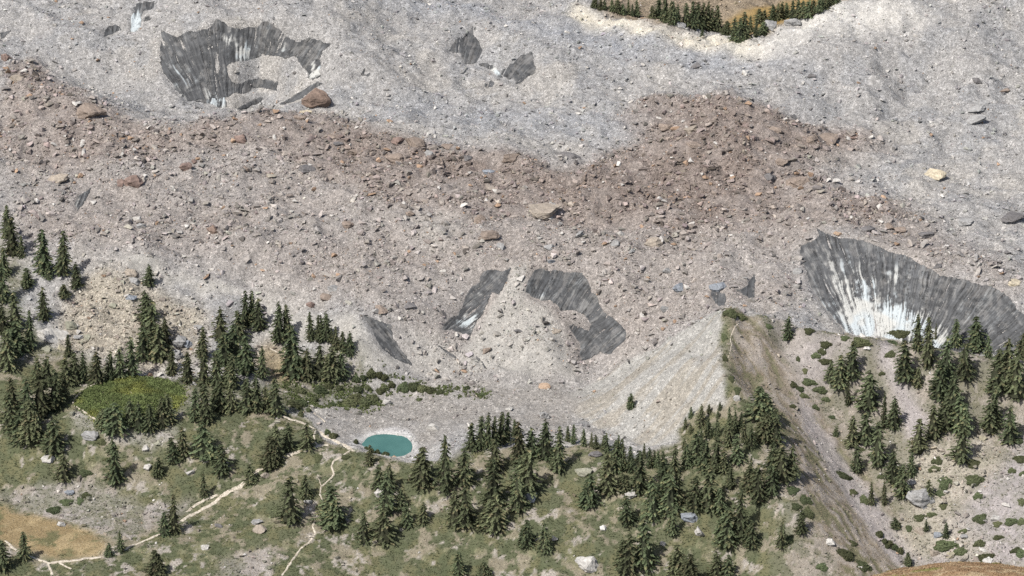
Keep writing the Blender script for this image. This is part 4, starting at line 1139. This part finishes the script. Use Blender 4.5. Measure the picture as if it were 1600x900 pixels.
def boulder(px, py, w, h, col, label, seed):
    r = np.random.default_rng(seed)
    x, y, z = (float(q[0]) for q in cast(px, py + h * .30))
    if sample(Z["hill"], x, y) > .3: return
    D = to_photo(x, y, z)[2]; m_ = D / FPX
    Wm, Hm = w * m_, h * m_
    bm = bmesh.new()
    npts = 16 if w > 20 else 12
    p = r.normal(size=(npts, 3)); p /= np.linalg.norm(p, axis=1)[:, None]; p *= r.uniform(.8, 1, (npts, 1))
    for q in p: bm.verts.new(q)
    bmesh.ops.convex_hull(bm, input=bm.verts)
    for v in [v for v in bm.verts if not v.link_faces]: bm.verts.remove(v)
    bmesh.ops.dissolve_limit(bm, angle_limit=.35, verts=bm.verts, edges=bm.edges)
    bmesh.ops.triangulate(bm, faces=bm.faces)
    for _q in range(3 if w > 14 else 2):
        bmesh.ops.subdivide_edges(bm, edges=bm.edges, cuts=1, use_grid_fill=True)
        bmesh.ops.triangulate(bm, faces=bm.faces)
    V = np.array([v.co[:] for v in bm.verts]); bm.verts.index_update()
    F_ = np.array([[v.index for v in f.verts] for f in bm.faces]); bm.free()
    V = V + .16 * np.column_stack([fbm(V[:, 0] * 2.0 + V[:, 2] * 1.3 + k2 * 7, V[:, 1] * 2.0 - V[:, 2] * 1.3, seed % 500 + k2, 4, .6) for k2 in range(3)])
    # bedding-plane ledges cut across the block
    a = r.uniform(0, 6.28); bed = V[:, 2] * 2.2 + 1.1 * (V[:, 0] * math.cos(a) + V[:, 1] * math.sin(a))
    V[:, :2] *= (1 - .045 * (np.floor(bed * 1.7) % 2))[:, None]
    ext = V.max(0) - V.min(0); V = (V - (V.max(0) + V.min(0)) / 2) / ext
    Hreal = min(Hm * 1.0, Wm * .95); depth = max(Wm * .75, Hm * .8)
    V = V * np.array([Wm * 1.05, depth, Hreal])
    tilt = r.uniform(-.25, .25)
    ct, s_t = math.cos(tilt), math.sin(tilt)
    V[:, 0], V[:, 2] = V[:, 0] * ct - V[:, 2] * s_t, V[:, 0] * s_t + V[:, 2] * ct
    base = np.array(CB[col]) * r.uniform(.92, 1.08)
    cc = base[None] * (1 + .22 * fbm(V[:, 0] / (Wm * .25) + seed, V[:, 2] / (Hm * .25) + V[:, 1], 9, 3))[:, None]
    me_ = raw_mesh("boulder", V, F_, 3, m_rock, np.clip(cc, .03, .85))
    o = link(bpy.data.objects.new("boulder", me_)); o.location = (x, y + depth * .10, z + Hreal * .13)
    return tag(o, label, "boulder", "boulders lying on the glacier debris and slopes")
for i, ln in enumerate(ROCKS.split("\n")):
    d_, lab = ln.split("|"); f_ = d_.split(",")
    boulder(float(f_[0]), float(f_[1]), float(f_[2]), float(f_[3]), f_[4], lab, 900 + i * 13 + (5 if 'huge' in lab else 0))

# ------------------------------------------------------------------ low plants
m_shrub, sn, sl, sb = new_mat("shrub_leaves", .85, .12)
sat = N(sn, "ShaderNodeAttribute", attribute_name="tint"); sl.new(sat.outputs["Color"], sb.inputs["Base Color"])

def tufts(name, x, y, size, height, col, seed, mat=None, nblade=4):
    """small upright leaf sprays; one object"""
    r = np.random.default_rng(seed); n_ = len(x); z = ground(x, y)
    VV, CC = [], []
    for b_ in range(nblade):
        a = r.uniform(0, 6.283, n_); l = size * r.uniform(.5, 1.1, n_); hh = height * r.uniform(.5, 1.15, n_)
        ox_, oy_ = r.normal(0, .3, n_) * size, r.normal(0, .3, n_) * size
        c0 = np.column_stack((x + ox_ - np.cos(a) * l * .6, y + oy_ - np.sin(a) * l * .6, z - .05))
        c1 = np.column_stack((x + ox_ + np.cos(a) * l * .6, y + oy_ + np.sin(a) * l * .6, z - .05))
        c2 = np.column_stack((x + ox_ + r.normal(0, .35, n_) * l, y + oy_ + r.normal(0, .35, n_) * l, z + hh))
        VV.append(np.stack((c0, c1, c2), 1)); f = r.uniform(.75, 1.3, (n_, 1))
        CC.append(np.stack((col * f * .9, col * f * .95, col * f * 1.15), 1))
    V = np.concatenate(VV).reshape(-1, 3); Cc = np.concatenate(CC).reshape(-1, 3)
    return link(bpy.data.objects.new(name, raw_mesh(name, V, np.arange(len(V)).reshape(-1, 3), 3, mat or m_shrub, np.clip(Cc, .01, .7))))

def pick(mask, per_m2, seed):
    return place(mask, per_m2, np.random.default_rng(seed))

x, y = pick(np.clip(GREEN, 0, 1), 3.0, 601)
g = np.array([.088, .098, .054]) * np.exp(.30 * fbm(x / 4, y / 4, 611, 3))[:, None] * np.array([1.0, 1, 1])
tag(tufts("dwarf_shrub_cover", x, y, .55, .15, g, 602, nblade=4), kind="stuff")
x, y = pick(np.clip(vegmask * (1 - GREEN) * (1 - Z["hill"]) * .5 * (1 - np.clip(Z["scree_r"] + Z["scree_s"] + Z["scree_r2"] + Z["scree_l"] + Z["bare_r"], 0, 1)), 0, 1), 2.2, 603)
g = np.array([.26, .22, .15]) * np.exp(.35 * fbm(x / 3, y / 3, 613, 3))[:, None]
tag(tufts("dry_grass", x, y, .34, .14, g, 604, nblade=3), kind="stuff")
x, y = pick(np.clip(Z["oval"], 0, 1), 7.0, 605)
g = np.array([.112, .140, .054]) * np.exp(.5 * fbm(x / 2.2, y / 2.2, 615, 3))[:, None] * (1 + np.array([.45, .25, 0]) * sstep(-.1, .4, fbm(x / 9, y / 9, 616, 2))[:, None])
tag(tufts("dwarf_pine_undergrowth", x, y, .55, .42, g, 606, nblade=5), kind="stuff")
x, y = pick(np.clip(Z["gold"] + Z["knoll"] * .4, 0, 1), 5.0, 607)
g = base_col(x, y) * 1.05
tag(tufts("golden_meadow_grass", x, y, .35, .12, g, 608, nblade=3), kind="stuff")
x, y = pick(Z["hill"], 5.0, 609)
g = base_col(x, y) * 1.05
tag(tufts("orange_hill_grass", x, y, .40, .22, g, 610, nblade=3), kind="stuff")

bn = np.clip(Z["bench"] * sstep(.0, .12, fbm(GX / 3.2, GY / 3.2, 631, 4) + .02), 0, 1)
x, y = pick(bn, 4.0, 632)
g = np.array([.098, .118, .050]) * np.exp(.35 * fbm(x / 2, y / 2, 633, 3))[:, None]
tag(tufts("dwarf_pine_scrub", x, y, .55, .55, g, 634, nblade=5), kind="stuff")

# single junipers and dwarf pines: photo x, y of the middle, width, height
def bush_mesh(seed, pines=False):
    r = np.random.default_rng(seed); V, Cc = [], []
    n_ = 420
    for i in range(n_):
        a = r.uniform(0, 6.283); e = math.sqrt(r.random()) ; ph = r.uniform(0, 1)
        lob = .42 + .08 * math.sin(a * 3 + seed) + .05 * math.sin(a * 5 + 2 * seed)
        hmax = math.sqrt(max(0, 1 - e * e))
        c = np.array([lob * e * math.cos(a), lob * e * math.sin(a), (.25 + .75 * ph) * hmax * .9 if not pines else ph * hmax])
        w = r.uniform(.05, .10)
        t1 = r.normal(size=3); t1 /= np.linalg.norm(t1); t2 = np.cross(t1, r.normal(size=3)); t2 /= np.linalg.norm(t2)
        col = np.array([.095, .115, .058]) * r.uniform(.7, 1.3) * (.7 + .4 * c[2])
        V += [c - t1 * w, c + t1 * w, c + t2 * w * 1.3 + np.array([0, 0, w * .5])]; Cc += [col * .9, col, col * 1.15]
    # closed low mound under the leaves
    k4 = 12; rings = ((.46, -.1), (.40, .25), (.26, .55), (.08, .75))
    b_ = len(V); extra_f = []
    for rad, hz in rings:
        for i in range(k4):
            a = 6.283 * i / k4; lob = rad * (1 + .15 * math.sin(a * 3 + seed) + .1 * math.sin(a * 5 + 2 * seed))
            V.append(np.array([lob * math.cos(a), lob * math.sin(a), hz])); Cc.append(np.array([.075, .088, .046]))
    for q in range(3):
        for i in range(k4):
            p = [b_ + q * k4 + i, b_ + q * k4 + (i + 1) % k4, b_ + (q + 1) * k4 + (i + 1) % k4, b_ + (q + 1) * k4 + i]
            extra_f += [(p[0], p[1], p[2]), (p[0], p[2], p[3])]
    F_ = np.vstack((np.arange(b_).reshape(-1, 3), np.array(extra_f)))
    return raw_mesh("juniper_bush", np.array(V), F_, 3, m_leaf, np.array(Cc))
BUSH = [bush_mesh(s) for s in range(6)]
BUSHES = [
 ("juniper_bush", "on the scree crest by the great ice wall", "1345,531,30,18 1320,526,14,10 1395,532,18,17 1406,520,34,10 1391,551,20,13 1378,582,12,8"),
 ("juniper_bush", "down the slope right of the moraine top", "1201,507,12,11 1264,514,15,13 1285,545,14,15 1290,535,19,14 1275,553,16,12 1289,562,20,12 1247,557,7,13 1258,576,9,13 1240,598,13,13 1250,605,14,11 1264,594,24,14 1281,606,24,14 1240,634,16,8"),
 ("juniper_bush", "on the moraine top and crest", "1141,486,24,16 1158,492,18,14 1131,520,9,26 1133,556,9,14 1143,588,9,16 1152,606,10,18"),
 ("juniper_bush", "on the brown flank's lower side", "1256,616,16,10 1274,634,14,10 1290,622,16,9 1300,650,12,8 1318,742,30,10 1333,766,12,14 1350,776,16,20 1345,700,12,10 1376,742,12,10"),
 ("juniper_bush", "by the two single trees near the bottom", "1238,762,20,18 1258,776,22,20 1262,796,20,22 1244,788,16,14 1322,862,30,20 1348,880,26,20 1332,846,16,13 1284,882,20,16 1233,838,16,18"),
 ("juniper_bush", "on the pinkish right-edge scree", "1592,686,16,12 1595,714,22,14 1581,733,14,11 1598,738,12,10 1596,780,12,16 1597,812,16,14 1580,812,22,14 1596,860,18,18 1588,858,20,10"),
 ("juniper_bush", "on the boulder apron around the huge grey boulder", "1464,716,18,16 1460,730,20,12 1476,748,22,26 1470,766,16,18 1520,720,24,18 1522,745,28,22 1528,772,16,14 1474,788,13,13 1532,806,22,20 1558,816,14,12 1437,806,20,14 1455,802,18,10 1420,822,12,14 1400,818,18,10 1505,828,16,9 1530,846,20,14 1560,838,18,9 1478,850,40,14 1500,858,24,16 1540,868,28,18 1578,884,22,12 1484,878,18,8 1522,884,22,10"),
 ("juniper_bush", "on the heath left of the forest", "497,711,14,18 540,712,16,10 134,772,18,12 103,782,22,14 125,778,10,16 84,794,22,14 68,690,20,10 158,688,18,12 170,716,20,10 133,736,22,14"),
 ("dwarf_pine", "on the gravel bench beyond the pond", "458,628,24,22 471,626,22,22 468,608,20,14 500,608,22,12 492,622,10,14 514,602,14,12 530,606,12,10 556,590,14,12 568,588,10,11 580,582,16,10 592,584,12,9 600,588,12,8 556,620,26,14 545,628,24,14 570,626,26,14 582,620,22,14 594,610,14,12 560,608,14,10 575,606,10,9 520,632,14,12 600,604,14,10 612,600,12,9 470,646,10,9 482,640,9,8 512,674,10,10 521,680,14,11"),
 ("dwarf_pine", "along the gravel flat's far edge", "630,604,20,9 645,603,20,9 660,606,18,9 674,609,16,8 688,612,14,7 752,616,12,5 730,605,10,5 655,624,10,5"),
 ("dwarf_pine", "at the turquoise pond's near left shore", "556,690,8,10 580,704,9,9 589,706,10,9 603,709,14,7 572,700,7,6"),
 ("dwarf_pine", "in the dark diagonal band above the orange hill", "1374,833,13,12 1382,845,10,10 1390,848,12,12 1398,854,12,12 1406,858,12,15 1386,853,10,6"),
]
kb = 0
for kind, where, s in BUSHES:
    rows = sorted((tuple(float(q) for q in t.split(",")) for t in s.split()), key=lambda t: t[0])
    word = "juniper mat" if kind == "juniper_bush" else "dwarf pine"
    ords = ORD + ["sixteenth", "seventeenth", "eighteenth", "nineteenth", "twentieth", "twenty-first", "twenty-second", "twenty-third", "twenty-fourth", "twenty-fifth", "twenty-sixth"]
    for i, (px, py, w, h) in enumerate(rows):
        kb += 1
        x, y, z = (float(q[0]) for q in cast(px, py + h * .25))
        if sample(Z["hill"], x, y) > .3: continue
        D = to_photo(x, y, z)[2]; m_ = D / FPX
        gx_ = float(ground(x + 1, y) - ground(x - 1, y)) / 2; gy_ = float(ground(x, y + 1) - ground(x, y - 1)) / 2
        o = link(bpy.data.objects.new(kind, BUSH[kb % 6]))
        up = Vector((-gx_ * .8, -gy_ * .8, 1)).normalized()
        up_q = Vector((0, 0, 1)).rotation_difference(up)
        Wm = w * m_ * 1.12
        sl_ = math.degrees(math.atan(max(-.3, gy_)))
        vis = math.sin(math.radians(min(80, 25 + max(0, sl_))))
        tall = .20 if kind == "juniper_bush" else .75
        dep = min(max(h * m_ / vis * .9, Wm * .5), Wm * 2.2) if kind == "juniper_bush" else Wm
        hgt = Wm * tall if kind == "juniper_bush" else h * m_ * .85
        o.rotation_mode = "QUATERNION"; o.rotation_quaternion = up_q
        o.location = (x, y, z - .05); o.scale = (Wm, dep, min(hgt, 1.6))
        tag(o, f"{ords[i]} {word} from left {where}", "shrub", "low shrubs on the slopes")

# ------------------------------------------------------------------ trodden paths: pale strips laid on the ground
m_path, pn_, pll, pb_ = new_mat("pale_path_grit", .95, .1)
ptc = N(pn_, "ShaderNodeTexCoord"); pnz = N(pn_, "ShaderNodeTexNoise"); pnz.inputs["Scale"].default_value = 1.5; pnz.inputs["Detail"].default_value = 6
pll.new(ptc.outputs["Object"], pnz.inputs["Vector"])
prr = N(pn_, "ShaderNodeValToRGB"); prr.color_ramp.elements[0].position = .3; prr.color_ramp.elements[0].color = (.26, .22, .17, 1)
prr.color_ramp.elements[1].position = .62; prr.color_ramp.elements[1].color = (.50, .455, .38, 1)
pll.new(pnz.outputs["Fac"], prr.inputs["Fac"]); pll.new(prr.outputs["Color"], pb_.inputs["Base Color"])
PATHS = [
 (.75, "8,845 25,860 50,870 75,880 92,878 110,876 140,872 165,870 180,865 210,851 235,841 262,829 282,815"),
 (1.25, "282,815 296,806 312,798 330,788 345,776 358,768 372,762 386,752 396,742 404,734 418,728 436,716 452,711 476,703 498,697 515,695"),
 (.8, "290,800 305,790 322,780 340,772"),
 (1.0, "430,649 444,651 458,656 474,661 488,668 500,676 512,683 526,690 540,697 556,706"),
 (.6, "470,620 481,628 483,636 490,644 500,652 508,660"),
 (.45, "497,671 491,680 492,690 498,697"),
 (.45, "546,704 536,712 522,720 518,728 522,740 516,748 502,760 500,772 505,784"),
 (.55, "492,812 490,822 494,834 484,848 470,858 458,872 448,888 440,900"),
 (.45, "113,630 118,622 128,610 140,603 156,597 176,590 196,584"),
 (.5, "116,634 128,641 140,649 150,656"),
 (.4, "36,703 44,692 52,682 62,675 70,672"),
 (.35, "401,539 403,549 407,560 414,570 424,580"),
 (.35, "418,543 430,548 440,552"),
 (.35, "204,612 211,620 216,632"),
 (.25, "1156,506 1146,514 1142,526 1143,540 1140,552 1137,562"),
 (.6, "75,882 79,890 82,900"), (.5, "92,879 101,884 112,890"),
 (.3, "497,742 500,752 503,760"),
]
for wid, s in PATHS:
    w = on_ground(poly(s), closed=False)
    seg = np.r_[0, np.cumsum(np.hypot(*np.diff(w, axis=0).T))]
    L = seg[-1]; t = np.arange(0, L, .35)
    cxp = np.interp(t, seg, w[:, 0]); cyp = np.interp(t, seg, w[:, 1])
    cxp = cxp + .25 * fbm(t / 2.5, t * 0 + wid * 31, 700, 2); cyp = cyp + .25 * fbm(t / 2.5, t * 0 + wid * 57, 701, 2)
    tx, ty = np.gradient(cxp), np.gradient(cyp); nl = np.hypot(tx, ty) + 1e-9; nx_, ny_ = -ty / nl, tx / nl
    V = []
    cols = 5
    for q in range(cols):
        f = q / (cols - 1) * 2 - 1
        half = wid * (.75 + .5 * fbm(t / 1.6, t * 0 + f * 3 + wid * 9, 702, 3)) * .84
        xx, yy = cxp + nx_ * f * half, cyp + ny_ * f * half
        V.append(np.column_stack((xx, yy, ground(xx, yy) + (.10 if abs(f) < .9 else -.04))))
    V = np.stack(V, 1); nt = len(t); ii = np.arange(nt * cols).reshape(nt, cols)
    F_ = np.stack((ii[:-1, :-1], ii[1:, :-1], ii[1:, 1:], ii[:-1, 1:]), -1).reshape(-1, 4)
    me_ = raw_mesh("footpath", V.reshape(-1, 3), F_, 4, m_path, smooth=True)
    tag(link(bpy.data.objects.new("footpath", me_)), kind="structure")
